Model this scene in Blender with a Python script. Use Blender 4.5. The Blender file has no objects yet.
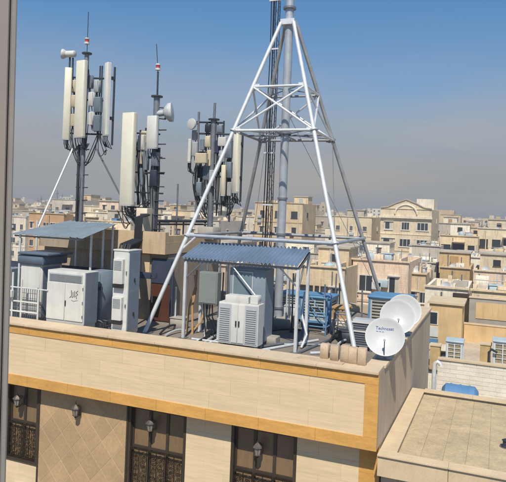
import bpy, math, random
from mathutils import Vector, Matrix
import numpy as np

random.seed(11)
RNG = random.Random(5)
scene = bpy.context.scene
COL = scene.collection

# ------------------------------------------------------------------ camera
F = 604.0; PPX, PPY = 253.0, 211.1           # focal length and horizon point, in photo pixels (506 x 482)
ROLL = math.atan(.038); YAW = math.radians(22.3)
CAM = Vector((2.06, -11.75, 3.0))            # z = 0 is the top of the roof coping, 13 m above the street
cam_data = bpy.data.cameras.new("camera")
cam = bpy.data.objects.new("camera", cam_data); COL.objects.link(cam)
cam.location = CAM
cam.rotation_mode = 'QUATERNION'
cam.rotation_quaternion = (Matrix.Rotation(YAW, 3, 'Z') @ Matrix.Rotation(math.pi/2, 3, 'X') @ Matrix.Rotation(ROLL, 3, 'Z')).to_quaternion()
cam_data.sensor_width = 36.0; cam_data.sensor_fit = 'HORIZONTAL'
cam_data.lens = 36.0*F/506.0
cam_data.shift_x = (253.0-PPX)/506.0; cam_data.shift_y = -(241.0-PPY)/506.0
cam_data.clip_start = .05; cam_data.clip_end = 20000
scene.camera = cam

# ------------------------------------------------------------------ sky, sun, exposure
SUN_EL, SUN_AZ = math.radians(53), math.radians(-15)     # azimuth: measured to the left of the facade's normal
SDIR = Vector((-math.sin(SUN_AZ)*math.cos(SUN_EL), -math.cos(SUN_AZ)*math.cos(SUN_EL), math.sin(SUN_EL)))
world = bpy.data.worlds.new("World"); scene.world = world; world.use_nodes = True
nt = world.node_tree; nt.nodes.clear()
def wn(t, **k):
    n = nt.nodes.new(t)
    for a, b in k.items(): setattr(n, a, b)
    return n
sky = wn('ShaderNodeTexSky', sky_type='NISHITA', sun_disc=False, sun_elevation=SUN_EL,
         sun_rotation=math.atan2(SDIR.x, SDIR.y), altitude=1800.0, air_density=1.0, dust_density=.6, ozone_density=3.5)
tc = wn('ShaderNodeTexCoord'); sep = wn('ShaderNodeSeparateXYZ'); nt.links.new(tc.outputs['Generated'], sep.inputs[0])
# the dust layer that hangs over the city: thick at the horizon, thinning with height, ragged top
mp = wn('ShaderNodeMapping'); mp.inputs['Scale'].default_value = (2.2, 2.2, 11.0); nt.links.new(tc.outputs['Generated'], mp.inputs[0])
nz = wn('ShaderNodeTexNoise'); nz.inputs['Scale'].default_value = 1.3; nz.inputs['Detail'].default_value = 7; nz.inputs['Roughness'].default_value = .52
nt.links.new(mp.outputs[0], nz.inputs['Vector'])
md = wn('ShaderNodeMath', operation='MULTIPLY_ADD'); md.inputs[1].default_value = .08; nt.links.new(nz.outputs[0], md.inputs[0]); nt.links.new(sep.outputs['Z'], md.inputs[2])
rp = wn('ShaderNodeValToRGB'); rp.color_ramp.interpolation = 'B_SPLINE'
rp.color_ramp.elements[0].position = .10; rp.color_ramp.elements[0].color = (.98, .98, .98, 1)
rp.color_ramp.elements[1].position = .40; rp.color_ramp.elements[1].color = (.0, .0, .0, 1)
e = rp.color_ramp.elements.new(.16); e.color = (.86, .86, .86, 1)
e = rp.color_ramp.elements.new(.23); e.color = (.52, .52, .52, 1)
e = rp.color_ramp.elements.new(.31); e.color = (.20, .20, .20, 1)
nt.links.new(md.outputs[0], rp.inputs[0])
nz2 = wn('ShaderNodeTexNoise'); nz2.inputs['Scale'].default_value = 1.1; nz2.inputs['Detail'].default_value = 7; nt.links.new(mp.outputs[0], nz2.inputs['Vector'])
dust = wn('ShaderNodeMixRGB'); dust.inputs[1].default_value = (2.55, 2.53, 2.52, 1); dust.inputs[2].default_value = (3.25, 2.86, 2.52, 1)
r2 = wn('ShaderNodeValToRGB'); r2.color_ramp.elements[0].position = .40; r2.color_ramp.elements[1].position = .62
nt.links.new(nz2.outputs[0], r2.inputs[0]); nt.links.new(r2.outputs[0], dust.inputs[0])
mx = wn('ShaderNodeMixRGB'); nt.links.new(rp.outputs[0], mx.inputs[0]); tint = wn('ShaderNodeMixRGB', blend_type='MULTIPLY'); tint.inputs[0].default_value = 1; tint.inputs[2].default_value = (.40, .86, 1.0, 1); nt.links.new(sky.outputs[0], tint.inputs[1]); nt.links.new(tint.outputs[0], mx.inputs[1]); nt.links.new(dust.outputs[0], mx.inputs[2])
bg = wn('ShaderNodeBackground'); bg.inputs['Strength'].default_value = .12; nt.links.new(mx.outputs[0], bg.inputs['Color'])
out = wn('ShaderNodeOutputWorld'); nt.links.new(bg.outputs[0], out.inputs['Surface'])

sun_d = bpy.data.lights.new("sun", 'SUN'); sun_d.energy = 4.6; sun_d.angle = math.radians(.55); sun_d.color = (1.0, .91, .76)
sun = bpy.data.objects.new("sun", sun_d); COL.objects.link(sun)
sun.rotation_euler = SDIR.to_track_quat('Z', 'Y').to_euler()
sun.location = SDIR*60
vs = scene.view_settings
vs.view_transform = 'Standard'; vs.look = 'None'; vs.gamma = 1.0; vs.use_curve_mapping = False; vs.exposure = 0.15

# ------------------------------------------------------------------ photo pixel -> place
_c, _s = math.cos(ROLL), math.sin(ROLL); _cy, _sy = math.cos(YAW), math.sin(YAW)
def ray(x, y):
    u, v = x-PPX, y-PPY
    a = u*_c+v*_s; b = -u*_s+v*_c
    return Vector((a*_cy-F*_sy, a*_sy+F*_cy, -b))
def aZ(x, y, z): r = ray(x, y); return CAM+r*((z-CAM.z)/r.z)
def aY(x, y, Y): r = ray(x, y); return CAM+r*((Y-CAM.y)/r.y)
def aX(x, y, X): r = ray(x, y); return CAM+r*((X-CAM.x)/r.x)
def proj(P):
    d = Vector(P)-CAM
    a = d.x*_cy+d.y*_sy; f = -d.x*_sy+d.y*_cy; b = -d.z
    if f <= .1: return (None, None, f)
    a *= F/f; b *= F/f
    return (PPX+a*_c-b*_s, PPY+a*_s+b*_c, f)

# ------------------------------------------------------------------ materials
MATS = {}
def mat(name, col, rough=.7, metal=0., var=.12, vscale=1.5, fine=.06, fscale=30., stretch=(1, 1, 1), bump=.0, rand=0., dirt=0., dirtcol=(.10, .085, .07), spec=.4):
    """A procedural surface: colour, broad variation, fine grain, optional downward dirt streaks, per-object variation."""
    if name in MATS: return MATS[name]
    m = bpy.data.materials.new(name); m.use_nodes = True
    n = m.node_tree; b = n.nodes['Principled BSDF']; L = n.links.new
    b.inputs['Roughness'].default_value = rough; b.inputs['Metallic'].default_value = metal
    b.inputs['Specular IOR Level'].default_value = spec
    g = n.nodes.new('ShaderNodeNewGeometry')
    mpn = n.nodes.new('ShaderNodeMapping'); mpn.inputs['Scale'].default_value = stretch; L(g.outputs['Position'], mpn.inputs[0])
    a = n.nodes.new('ShaderNodeTexNoise'); a.inputs['Scale'].default_value = vscale; a.inputs['Detail'].default_value = 5; L(mpn.outputs[0], a.inputs['Vector'])
    f = n.nodes.new('ShaderNodeTexNoise'); f.inputs['Scale'].default_value = fscale; f.inputs['Detail'].default_value = 3; L(mpn.outputs[0], f.inputs['Vector'])
    def lin(src, amt):
        q = n.nodes.new('ShaderNodeMapRange'); q.inputs['From Min'].default_value = .25; q.inputs['From Max'].default_value = .75
        q.inputs['To Min'].default_value = 1-amt; q.inputs['To Max'].default_value = 1+amt; L(src, q.inputs['Value']); return q.outputs[0]
    mu = n.nodes.new('ShaderNodeMath'); mu.operation = 'MULTIPLY'; L(lin(a.outputs[0], var), mu.inputs[0]); L(lin(f.outputs[0], fine), mu.inputs[1])
    val = mu.outputs[0]
    if rand:
        oi = n.nodes.new('ShaderNodeObjectInfo'); q = n.nodes.new('ShaderNodeMapRange')
        q.inputs['To Min'].default_value = 1-rand; q.inputs['To Max'].default_value = 1+rand; L(oi.outputs['Random'], q.inputs['Value'])
        m2 = n.nodes.new('ShaderNodeMath'); m2.operation = 'MULTIPLY'; L(val, m2.inputs[0]); L(q.outputs[0], m2.inputs[1]); val = m2.outputs[0]
    vm = n.nodes.new('ShaderNodeVectorMath'); vm.operation = 'SCALE'; vm.inputs[0].default_value = col[:3]; L(val, vm.inputs['Scale'])
    colour = vm.outputs[0]
    if dirt:
        mp2 = n.nodes.new('ShaderNodeMapping'); mp2.inputs['Scale'].default_value = (3.0, 3.0, .35); L(g.outputs['Position'], mp2.inputs[0])
        d = n.nodes.new('ShaderNodeTexNoise'); d.inputs['Scale'].default_value = 1.6; d.inputs['Detail'].default_value = 6; d.inputs['Roughness'].default_value = .65; L(mp2.outputs[0], d.inputs['Vector'])
        rr = n.nodes.new('ShaderNodeMapRange'); rr.inputs['From Min'].default_value = .50; rr.inputs['From Max'].default_value = .74; rr.inputs['To Max'].default_value = dirt; L(d.outputs[0], rr.inputs['Value'])
        mxx = n.nodes.new('ShaderNodeMixRGB'); L(rr.outputs[0], mxx.inputs[0]); L(colour, mxx.inputs[1]); mxx.inputs[2].default_value = (*dirtcol, 1); colour = mxx.outputs[0]
    L(colour, b.inputs['Base Color'])
    if bump:
        bp = n.nodes.new('ShaderNodeBump'); bp.inputs['Strength'].default_value = bump; bp.inputs['Distance'].default_value = .02; L(f.outputs[0], bp.inputs['Height']); L(bp.outputs[0], b.inputs['Normal'])
    MATS[name] = m; return m

TRAV = mat('travertine', (.67, .53, .345), .55, var=.08, vscale=1.6, fine=.08, fscale=5, stretch=(.5, .5, 8), rand=.035, dirt=.10, dirtcol=(.45, .36, .26))
ORANGE = mat('honey_stone', (.60, .33, .095), .5, var=.14, vscale=3, fine=.12, fscale=14, stretch=(.7, .7, 3), rand=.06)
COPING = mat('coping_stone', (.60, .48, .34), .6, var=.10, vscale=2, fine=.08, fscale=20, rand=.05, dirt=.2, dirtcol=(.3, .24, .18))
TANTILE = mat('tan_tile', (.43, .30, .17), .55, var=.10, vscale=2, fine=.10, fscale=16, rand=.09)
JOINT = mat('joint_mortar', (.50, .385, .25), .9)
CEMENT = mat('cement_render', (.50, .41, .31), .9, var=.14, vscale=.8, fine=.10, fscale=25, bump=.15, dirt=.45, dirtcol=(.16, .135, .105))
ROOFM = mat('roof_bitumen', (.20, .175, .15), .9, var=.25, vscale=1.2, fine=.15, fscale=20, bump=.2)
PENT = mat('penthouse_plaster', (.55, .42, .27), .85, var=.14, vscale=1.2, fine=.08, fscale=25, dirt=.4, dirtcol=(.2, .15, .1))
GALV = mat('galvanised_steel', (.70, .73, .76), .42, .35, var=.15, vscale=4, fine=.1, fscale=40)
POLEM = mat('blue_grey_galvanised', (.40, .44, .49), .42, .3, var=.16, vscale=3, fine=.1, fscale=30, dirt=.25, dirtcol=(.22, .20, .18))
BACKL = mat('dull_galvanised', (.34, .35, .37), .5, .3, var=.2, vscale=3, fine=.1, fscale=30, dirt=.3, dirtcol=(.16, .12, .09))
GALVD = mat('weathered_steel', (.20, .22, .25), .5, .5, var=.2, vscale=4, fine=.1, fscale=40)
WPAINT = mat('white_painted_steel', (.60, .61, .59), .45, var=.07, vscale=3, fine=.04, dirt=.30, dirtcol=(.36, .31, .24))
GPAINT = mat('grey_painted_steel', (.42, .45, .48), .45, var=.08, vscale=3, fine=.04, dirt=.2)
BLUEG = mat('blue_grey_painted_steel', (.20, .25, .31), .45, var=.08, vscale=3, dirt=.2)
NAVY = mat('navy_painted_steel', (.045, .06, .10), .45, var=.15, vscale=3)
SLATE = mat('slate_blue_paint', (.10, .135, .19), .45, var=.12, vscale=3, dirt=.25)
CREAM = mat('radome_cream', (.68, .66, .56), .45, var=.04, vscale=3, fine=.02, dirt=.10, dirtcol=(.5, .46, .36))
BEIGE = mat('radio_beige', (.60, .54, .42), .5, var=.08, vscale=3)
BLACK = mat('black_rubber', (.022, .024, .03), .5, var=.2, vscale=5)
DARKM = mat('dark_steel', (.05, .058, .075), .45, .3, var=.2, vscale=4)
SHEET = mat('blue_grey_sheet', (.235, .29, .34), .42, .15, var=.15, vscale=1.4, fine=.06, fscale=9, dirt=.25, dirtcol=(.16, .17, .17))
CORR = mat('blue_corrugated', (.165, .235, .34), .42, .15, var=.2, vscale=1.5, fine=.08, dirt=.35, dirtcol=(.12, .15, .19))
DISH = mat('dish_white', (.52, .54, .55), .38, var=.06, vscale=3, fine=.04, dirt=.28, dirtcol=(.5, .48, .42))
BLUEC = mat('cooler_blue', (.10, .24, .42), .5, var=.15, vscale=3, dirt=.2)
BLUEL = mat('cooler_pale_blue', (.42, .52, .58), .5, var=.1, vscale=3, dirt=.2)
STRAW = mat('cooler_pad', (.30, .25, .17), .95, var=.25, vscale=9, fine=.2)
LOUV = mat('louvre_grey', (.33, .35, .36), .5, var=.1, vscale=4)
RUST = mat('red_brown_door', (.085, .032, .02), .6, var=.2, vscale=4)
WINF = mat('window_bronze', (.075, .06, .045), .45, .4, var=.15, vscale=4)
WOODP = mat('brown_pane', (.20, .135, .075), .30, var=.15, vscale=2, fine=.1, fscale=12, stretch=(1, 1, .3), spec=.6)
IRON = mat('wrought_iron', (.035, .026, .018), .45, .5, var=.2, vscale=6)
BRASS = mat('lantern_metal', (.15, .13, .11), .45, .5, var=.2, vscale=8)
LGLASS = mat('lantern_glass', (.27, .25, .22), .25, var=.15, vscale=6)
TAUPE = mat('taupe_aluminium', (.30, .265, .235), .5, .0, var=.06, vscale=2, fine=.03)
TAUPED = mat('grey_seal', (.10, .095, .09), .6)
CONC = mat('concrete', (.34, .32, .29), .9, var=.15, vscale=2, fine=.1, bump=.15)
BLOCK = mat('clay_block', (.46, .36, .26), .85, var=.15, vscale=4, fine=.1, rand=.1)
SLABR = mat('roof_slab', (.47, .375, .24), .85, var=.16, vscale=2.6, fine=.14, fscale=22, rand=.05, dirt=.35, dirtcol=(.2, .165, .12))
SANDS = mat('sand_stone', (.60, .48, .32), .7, var=.10, vscale=2, fine=.08, rand=.05, dirt=.25, dirtcol=(.3, .24, .17))
WBRICK = mat('white_washed_brick', (.72, .67, .58), .85, var=.10, vscale=2, fine=.08, rand=.06, dirt=.2, dirtcol=(.4, .34, .26))
BLUETANK = mat('blue_plastic', (.10, .23, .43), .45, var=.1, vscale=3)
TEXTB = mat('blue_print', (.02, .05, .25), .5)
TEXTL = mat('pale_blue_print', (.25, .40, .65), .5)
INK = mat('black_spray_paint', (.03, .03, .035), .6)
REDL = mat('red_lamp_glass', (.45, .06, .03), .3)
WOOD = mat('raw_wood', (.42, .27, .13), .8, var=.2, vscale=3, stretch=(1, 1, .2))
CLOTH = mat('tan_canvas', (.50, .36, .18), .9, var=.2, vscale=3, dirt=.4)
GROUND = mat('dry_ground', (.20, .175, .14), .95, var=.2, vscale=.05, fine=.15, fscale=1)
ASPH = mat('asphalt', (.055, .055, .056), .9, var=.2, vscale=.5)
GLASS = mat('dark_window_glass', (.035, .045, .06), .12, var=.3, vscale=.6, spec=.6)
WHITEF = mat('pale_window_frame', (.62, .60, .55), .6)

# ------------------------------------------------------------------ mesh builder
ORG = {}
class MB:
    def __init__(s): s.v = []; s.f = []; s.m = []; s.mi = 0
    def add(s, vs, fs):
        o = len(s.v); s.v += [tuple(p) for p in vs]
        for f in fs: s.f.append([i+o for i in f]); s.m.append(s.mi)
        return s
    def mat(s, i): s.mi = i; return s
    def box(s, a, b, bev=0.):
        x0, x1 = sorted((a[0], b[0])); y0, y1 = sorted((a[1], b[1])); z0, z1 = sorted((a[2], b[2]))
        if bev:
            bev = min(bev, (x1-x0)*.45, (y1-y0)*.45)
            pr = [(x0+bev, y0), (x1-bev, y0), (x1, y0+bev), (x1, y1-bev), (x1-bev, y1), (x0+bev, y1), (x0, y1-bev), (x0, y0+bev)]
            return s.prism(pr, z0, z1, inset=bev*.7)
        return s.add([(x0, y0, z0), (x1, y0, z0), (x1, y1, z0), (x0, y1, z0), (x0, y0, z1), (x1, y0, z1), (x1, y1, z1), (x0, y1, z1)],
                     [(0, 3, 2, 1), (4, 5, 6, 7), (0, 1, 5, 4), (1, 2, 6, 5), (2, 3, 7, 6), (3, 0, 4, 7)])
    def prism(s, pr, z0, z1, inset=0.):
        n = len(pr); cx = sum(p[0] for p in pr)/n; cy = sum(p[1] for p in pr)/n
        def ring(k, z): return [(cx+(p[0]-cx)*k, cy+(p[1]-cy)*k, z) for p in pr]
        if inset:
            r = max(math.hypot(p[0]-cx, p[1]-cy) for p in pr); k = 1-inset/r
            rs = [ring(k, z0), ring(1, z0+inset), ring(1, z1-inset), ring(k, z1)]
        else: rs = [ring(1, z0), ring(1, z1)]
        vs = sum(rs, []); fs = []
        for q in range(len(rs)-1):
            for i in range(n): j = (i+1) % n; fs.append((q*n+i, q*n+j, (q+1)*n+j, (q+1)*n+i))
        fs.append(tuple(range(n))[::-1]); fs.append(tuple(range((len(rs)-1)*n, len(rs)*n)))
        return s.add(vs, fs)
    def tube(s, p, q, r, n=8, r2=None):
        p, q = Vector(p), Vector(q); r2 = r if r2 is None else r2
        d = (q-p); 
        if d.length < 1e-6: return s
        d.normalize(); u = d.orthogonal().normalized(); w = d.cross(u)
        vs = []
        for (c, rr) in ((p, r), (q, r2)):
            for i in range(n): a = 2*math.pi*i/n; vs.append(c+u*math.cos(a)*rr+w*math.sin(a)*rr)
        fs = [(i, (i+1) % n, n+(i+1) % n, n+i) for i in range(n)]+[tuple(range(n))[::-1], tuple(range(n, 2*n))]
        return s.add(vs, fs)
    def path(s, pts, r, n=6):
        pts = [Vector(p) for p in pts]; vs = []; u = None
        for i, p in enumerate(pts):
            d = (pts[min(i+1, len(pts)-1)]-pts[max(i-1, 0)]).normalized()
            if u is None: u = d.orthogonal().normalized()
            else:
                u = (u-d*u.dot(d))
                u = u.normalized() if u.length > 1e-5 else d.orthogonal().normalized()
            w = d.cross(u)
            for k in range(n): a = 2*math.pi*k/n; vs.append(p+u*math.cos(a)*r+w*math.sin(a)*r)
        fs = []
        for i in range(len(pts)-1):
            for k in range(n): fs.append((i*n+k, i*n+(k+1) % n, (i+1)*n+(k+1) % n, (i+1)*n+k))
        fs.append(tuple(range(n))[::-1]); fs.append(tuple(range((len(pts)-1)*n, len(pts)*n)))
        return s.add(vs, fs)
    def lathe(s, prof, c, axis, n=24, close=False):
        c = Vector(c); d = Vector(axis).normalized(); u = d.orthogonal().normalized(); w = d.cross(u); vs = []; m = len(prof)
        for (r, h) in prof:
            for i in range(n): a = 2*math.pi*i/n; vs.append(c+d*h+(u*math.cos(a)+w*math.sin(a))*max(r, 1e-4))
        fs = []
        for q in range(m-1 if not close else m):
            q2 = (q+1) % m
            for i in range(n): fs.append((q*n+i, q*n+(i+1) % n, q2*n+(i+1) % n, q2*n+i))
        if not close: fs.append(tuple(range(n))[::-1]); fs.append(tuple(range((m-1)*n, m*n)))
        return s.add(vs, fs)
    def obar(s, p, q, w, h, up=(0, 0, 1)):
        p, q = Vector(p), Vector(q); d = (q-p).normalized(); up = Vector(up)
        if abs(d.dot(up)) > .98: up = Vector((0, 1, 0))
        x = d.cross(up).normalized()*w/2; y = x.cross(d).normalized()*h/2
        vs = [p-x-y, p+x-y, p+x+y, p-x+y, q-x-y, q+x-y, q+x+y, q-x+y]
        return s.add(vs, [(0, 3, 2, 1), (4, 5, 6, 7), (0, 1, 5, 4), (1, 2, 6, 5), (2, 3, 7, 6), (3, 0, 4, 7)])
    def quad(s, a, b, c, d): return s.add([a, b, c, d], [(0, 1, 2, 3)])
    def rot(s, ang, c):
        ca, sa = math.cos(ang), math.sin(ang)
        s.v = [(c[0]+(x-c[0])*ca-(y-c[1])*sa, c[1]+(x-c[0])*sa+(y-c[1])*ca, z) for x, y, z in s.v]; return s
    def mesh(s, name, mats, org=(0, 0, 0), smooth=True):
        me = bpy.data.meshes.new(name)
        me.from_pydata([(x-org[0], y-org[1], z-org[2]) for x, y, z in s.v], [], s.f)
        for m in (mats if isinstance(mats, (list, tuple)) else [mats]): me.materials.append(m)
        if len(me.materials) > 1: me.polygons.foreach_set('material_index', s.m)
        if smooth and len(s.f) > 6:
            me.polygons.foreach_set('use_smooth', [True]*len(me.polygons)); me.set_sharp_from_angle(angle=math.radians(38))
        me.update(); return me
    def build(s, name, mats, parent=None, smooth=True, label=None):
        org = ORG.get(parent.name, Vector((0, 0, 0))) if parent else Vector((0, 0, 0))
        if parent is None:                                   # a thing of one mesh: origin at its base
            a = np.array(s.v); org = Vector((float(a[:, 0].mean()), float(a[:, 1].mean()), float(a[:, 2].min())))
        o = bpy.data.objects.new(name, s.mesh(name, mats, org, smooth)); COL.objects.link(o)
        if parent: o.parent = parent
        else: o.location = org
        ORG[o.name] = org
        if label: o['label'] = label
        return o
def piece(me, name, parent, loc, scale=None, rz=0.):
    """one more copy of a shared mesh, as a part of its parent"""
    o = bpy.data.objects.new(name, me); COL.objects.link(o); o.parent = parent
    o.location = Vector(loc)-ORG.get(parent.name, Vector((0, 0, 0)))
    if scale: o.scale = scale
    if rz: o.rotation_euler.z = rz
    return o
def thing(name, label, cat, loc, group=None):
    o = bpy.data.objects.new(name, None); COL.objects.link(o); o.location = loc; o.empty_display_size = .2
    o['label'] = label; o['category'] = cat
    if group: o['group'] = group
    ORG[o.name] = Vector(loc); return o
def tag(o, label, cat, group=None):
    o['label'] = label; o['category'] = cat
    if group: o['group'] = group
    return o
def struct(o): o['kind'] = 'structure'; return o
def arc(p, q, sag, n=8, side=(0, 0, 0)):
    p, q = Vector(p), Vector(q); sd = Vector(side)
    return [p.lerp(q, t)+Vector((0, 0, -sag*4*t*(1-t)))+sd*(4*t*(1-t)) for t in [i/n for i in range(n+1)]]
UNIT = MB().box((-.5, -.5, -.5), (.5, .5, .5)).mesh('unit_piece', [TRAV], smooth=False)
def slabmesh(name, m, bev=.02):
    """a unit slab in the XZ plane, facing -Y, slightly arrised; scaled per piece"""
    b = MB(); e = bev
    b.add([(-.5, 0, -.5), (.5, 0, -.5), (.5, 0, .5), (-.5, 0, .5), (-.5+e, -1, -.5+e), (.5-e, -1, -.5+e), (.5-e, -1, .5-e), (-.5+e, -1, .5-e)],
          [(4, 5, 6, 7), (0, 1, 5, 4), (1, 2, 6, 5), (2, 3, 7, 6), (3, 0, 4, 7)])
    return b.mesh(name, [m], smooth=False)
ZG = -13.0; ZR = -.35                      # street level, roof deck level

# ================================================================== GROUND
struct(MB().quad((-7000, -3000, ZG), (7000, -3000, ZG), (7000, 11000, ZG), (-7000, 11000, ZG)).build('ground', GROUND))
struct(MB().box((-60, -8.5, ZG+.004), (60, -1.6, ZG+.012)).build('road', ASPH))

# ================================================================== MAIN BUILDING
XL = -16.0; YB = 9.3; SETB = .38
bld = thing('apartment_building', 'stone-clad apartment building with honey-bordered fascia band and crowded telecom roof', 'building', (-8, 4.6, ZG))
MB().box((XL, SETB+.22, ZG), (-.001, YB, -1.531)).build('wall', CEMENT, bld)
core = MB()
core.box((XL, .035, -1.53), (-.001, YB, ZR-.02))
core.build('fascia_core', CEMENT, bld)
MB().box((XL, .5, ZR-.018), (-.30, YB-.3, ZR)).build('roof', ROOFM, bld)
par = MB(); par.box((-.30, .035, ZR-.018), (-.001, YB, -.065)); par.build('side_parapet', CEMENT, bld)
MB().box((XL, YB-.3, ZR-.018), (-.302, YB, -.10)).build('rear_parapet', CEMENT, bld)
MB().box((XL, .035, ZR-.018), (-.302, .50, -.065)).build('front_parapet', CEMENT, bld)
# coping stones: front run, then side run
x = -.002; k = 0
cm = {}
while x > XL:
    w = 1.25
    b = MB().box((x-w+.004, -.05, -.062), (x, .55, 0), .006)
    o = bpy.data.objects.new('coping_stone', cm.setdefault('f', b.mesh('coping_stone', [COPING], (x, 0, 0)))); COL.objects.link(o); o.parent = bld; o.location = Vector((x, 0, RNG.uniform(-.002, .002)))-ORG[bld.name]
    x -= w
y = .552
while y < YB-.1:
    b = MB().box((-.34, y+.004, -.062), (.03, y+1.1, 0), .006)
    o = bpy.data.objects.new('coping_stone', cm.setdefault('s', b.mesh('coping_stone', [COPING], (0, y, 0)))); COL.objects.link(o); o.parent = bld; o.location = Vector((0, y, RNG.uniform(-.002, .002)))-ORG[bld.name]
    y += 1.1
# fascia band: honey stone border, travertine slabs inside
HS = slabmesh('honey_slab', ORANGE, .002); TS = slabmesh('travertine_slab', TRAV, .001)
def slab(me, name, x0, x1, z0, z1, y, th, parent=bld, gap=.0006):
    piece(me, name, parent, ((x0+x1)/2, y, (z0+z1)/2), (x1-x0-gap, th, z1-z0-gap))
zt, zb = -.064, -1.55
ztb, zbb = zt-.205, zb+.25
n = 13; w = (0-XL)/n
for i in range(n):
    slab(HS, 'honey_slab', XL+i*w, XL+(i+1)*w, ztb, zt, .034, .034)
    slab(HS, 'honey_slab', XL+i*w, XL+(i+1)*w, zb, zbb, .034, .036)
slab(HS, 'honey_slab', -.27, 0, zbb, ztb, .034, .033)
rows = 3; rh = (ztb-zbb)/rows
for r in range(rows):
    x = -.27; first = True
    while x > XL:
        ww = 1.12 if not (first and r % 2) else .62
        first = False
        slab(TS, 'travertine_slab', max(x-ww, XL), x, zbb+r*rh, zbb+(r+1)*rh, .034, .018+RNG.uniform(-.001, .0015))
        x -= ww
MB().box((XL, .036, -1.548), (-.002, SETB+.21, -1.532)).build('soffit', ORANGE, bld)

# lower wall: piers between windows
def X_at(px, py): return aY(px, py, SETB).x
W1 = (X_at(6, 420), X_at(38, 430)); W2 = (X_at(127.5, 445), X_at(185.5, 450)); W3 = (X_at(230.5, 455), X_at(296.5, 460))
ZWT = -1.66; ZW1B = aY(20, 459, SETB).z; ZLOW = -7.2
def clad(x0, x1, z0, z1, rowh=.42, ww=.95):
    z = z1; r = 0
    while z > z0+.02:
        zz = max(z-rowh, z0); x = x0; r += 1
        off = ww*.5 if r % 2 else ww
        while x < x1-.01:
            xe = min(x+off, x1); off = ww
            if x1-xe < .12: xe = x1
            slab(TS, 'travertine_slab', x, xe, zz, z, SETB+.019, .019+RNG.uniform(-.001, .0015)); x = xe
        z = zz
for (a, b) in ((XL, W1[0]), (W1[1], W2[0]), (W2[1], W3[0]), (W3[1], -.001)): MB().box((a, SETB+.0195, ZG), (b, SETB+.22, -1.553)).build('pier', CEMENT, bld)
MB().box((W1[0], SETB+.0195, ZG), (W1[1], SETB+.22, ZW1B-.06)).build('apron', CEMENT, bld)
clad(W2[1], W3[0], ZLOW, -1.555)
XO = X_at(359, 465)
clad(W3[1], XO, ZLOW, -1.555)
z = -1.555
while z > ZLOW:
    slab(HS, 'honey_slab', XO, -.002, z-.6, z, SETB+.019, .022); z -= .6
clad(W1[0], W1[1], ZLOW, ZW1B-.10)
clad(XL, W1[0]-.02, ZLOW, -1.555)
for (a, b) in (W1, W2, W3): slab(TS, 'travertine_slab', a, b, ZWT, -1.555, SETB+.019, .019)

# diamond-laid tile panel between the two windows
def clip(poly, x0, x1, z0, z1):
    def cl(ps, ins, inter):
        o = []
        for i in range(len(ps)):
            a, b = ps[i], ps[(i+1) % len(ps)]
            if ins(a): o.append(a)
            if ins(a) != ins(b): o.append(inter(a, b))
        return o
    def ix(c): return lambda a, b: (c, a[1]+(b[1]-a[1])*(c-a[0])/(b[0]-a[0]))
    def iz(c): return lambda a, b: (a[0]+(b[0]-a[0])*(c-a[1])/(b[1]-a[1]), c)
    for ins, it in ((lambda p: p[0] >= x0, ix(x0)), (lambda p: p[0] <= x1, ix(x1)), (lambda p: p[1] >= z0, iz(z0)), (lambda p: p[1] <= z1, iz(z1))):
        poly = cl(poly, ins, it)
        if len(poly) < 3: return []
    return poly
px0, px1 = W1[1]+.05, W2[0]-.04
MB().box((px0-.05, SETB+.0, ZLOW), (px1+.04, SETB+.0193, -1.554)).build('tile_bed', JOINT, bld)
S = .30
for i in range(-16, 17):
    for j in range(-20, 21):
        cx = (px0+px1)/2+(i+j)*S; cz = -3.0+(i-j)*S*1.12
        g = .010
        poly = clip([(cx-S+g, cz), (cx, cz-S*1.12+g), (cx+S-g, cz), (cx, cz+S*1.12-g)], px0, px1, ZLOW, -1.555)
        if len(poly) < 3: continue
        mx_, mz_ = sum(p[0] for p in poly)/len(poly), sum(p[1] for p in poly)/len(poly)
        th = .005+RNG.uniform(-.001, .002); tl = RNG.uniform(-.004, .004)
        b = MB(); m = len(poly)
        fr = [(mx_+(p[0]-mx_)*.992, SETB-th+tl*(p[0]-mx_), mz_+(p[1]-mz_)*.992) for p in poly]
        bk = [(p[0], SETB, p[1]) for p in poly]
        b.add(fr+bk, [tuple(range(m))]+[(q, m+q, m+(q+1) % m, (q+1) % m) for q in range(m)])
        b.build('diamond_tile', TANTILE, bld, smooth=False)
for xx in (px0-.025, px1+.02): MB().box((xx-.022, SETB-.022, ZLOW), (xx+.022, SETB+.01, -1.555)).build('panel_edge', WINF, bld)

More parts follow.
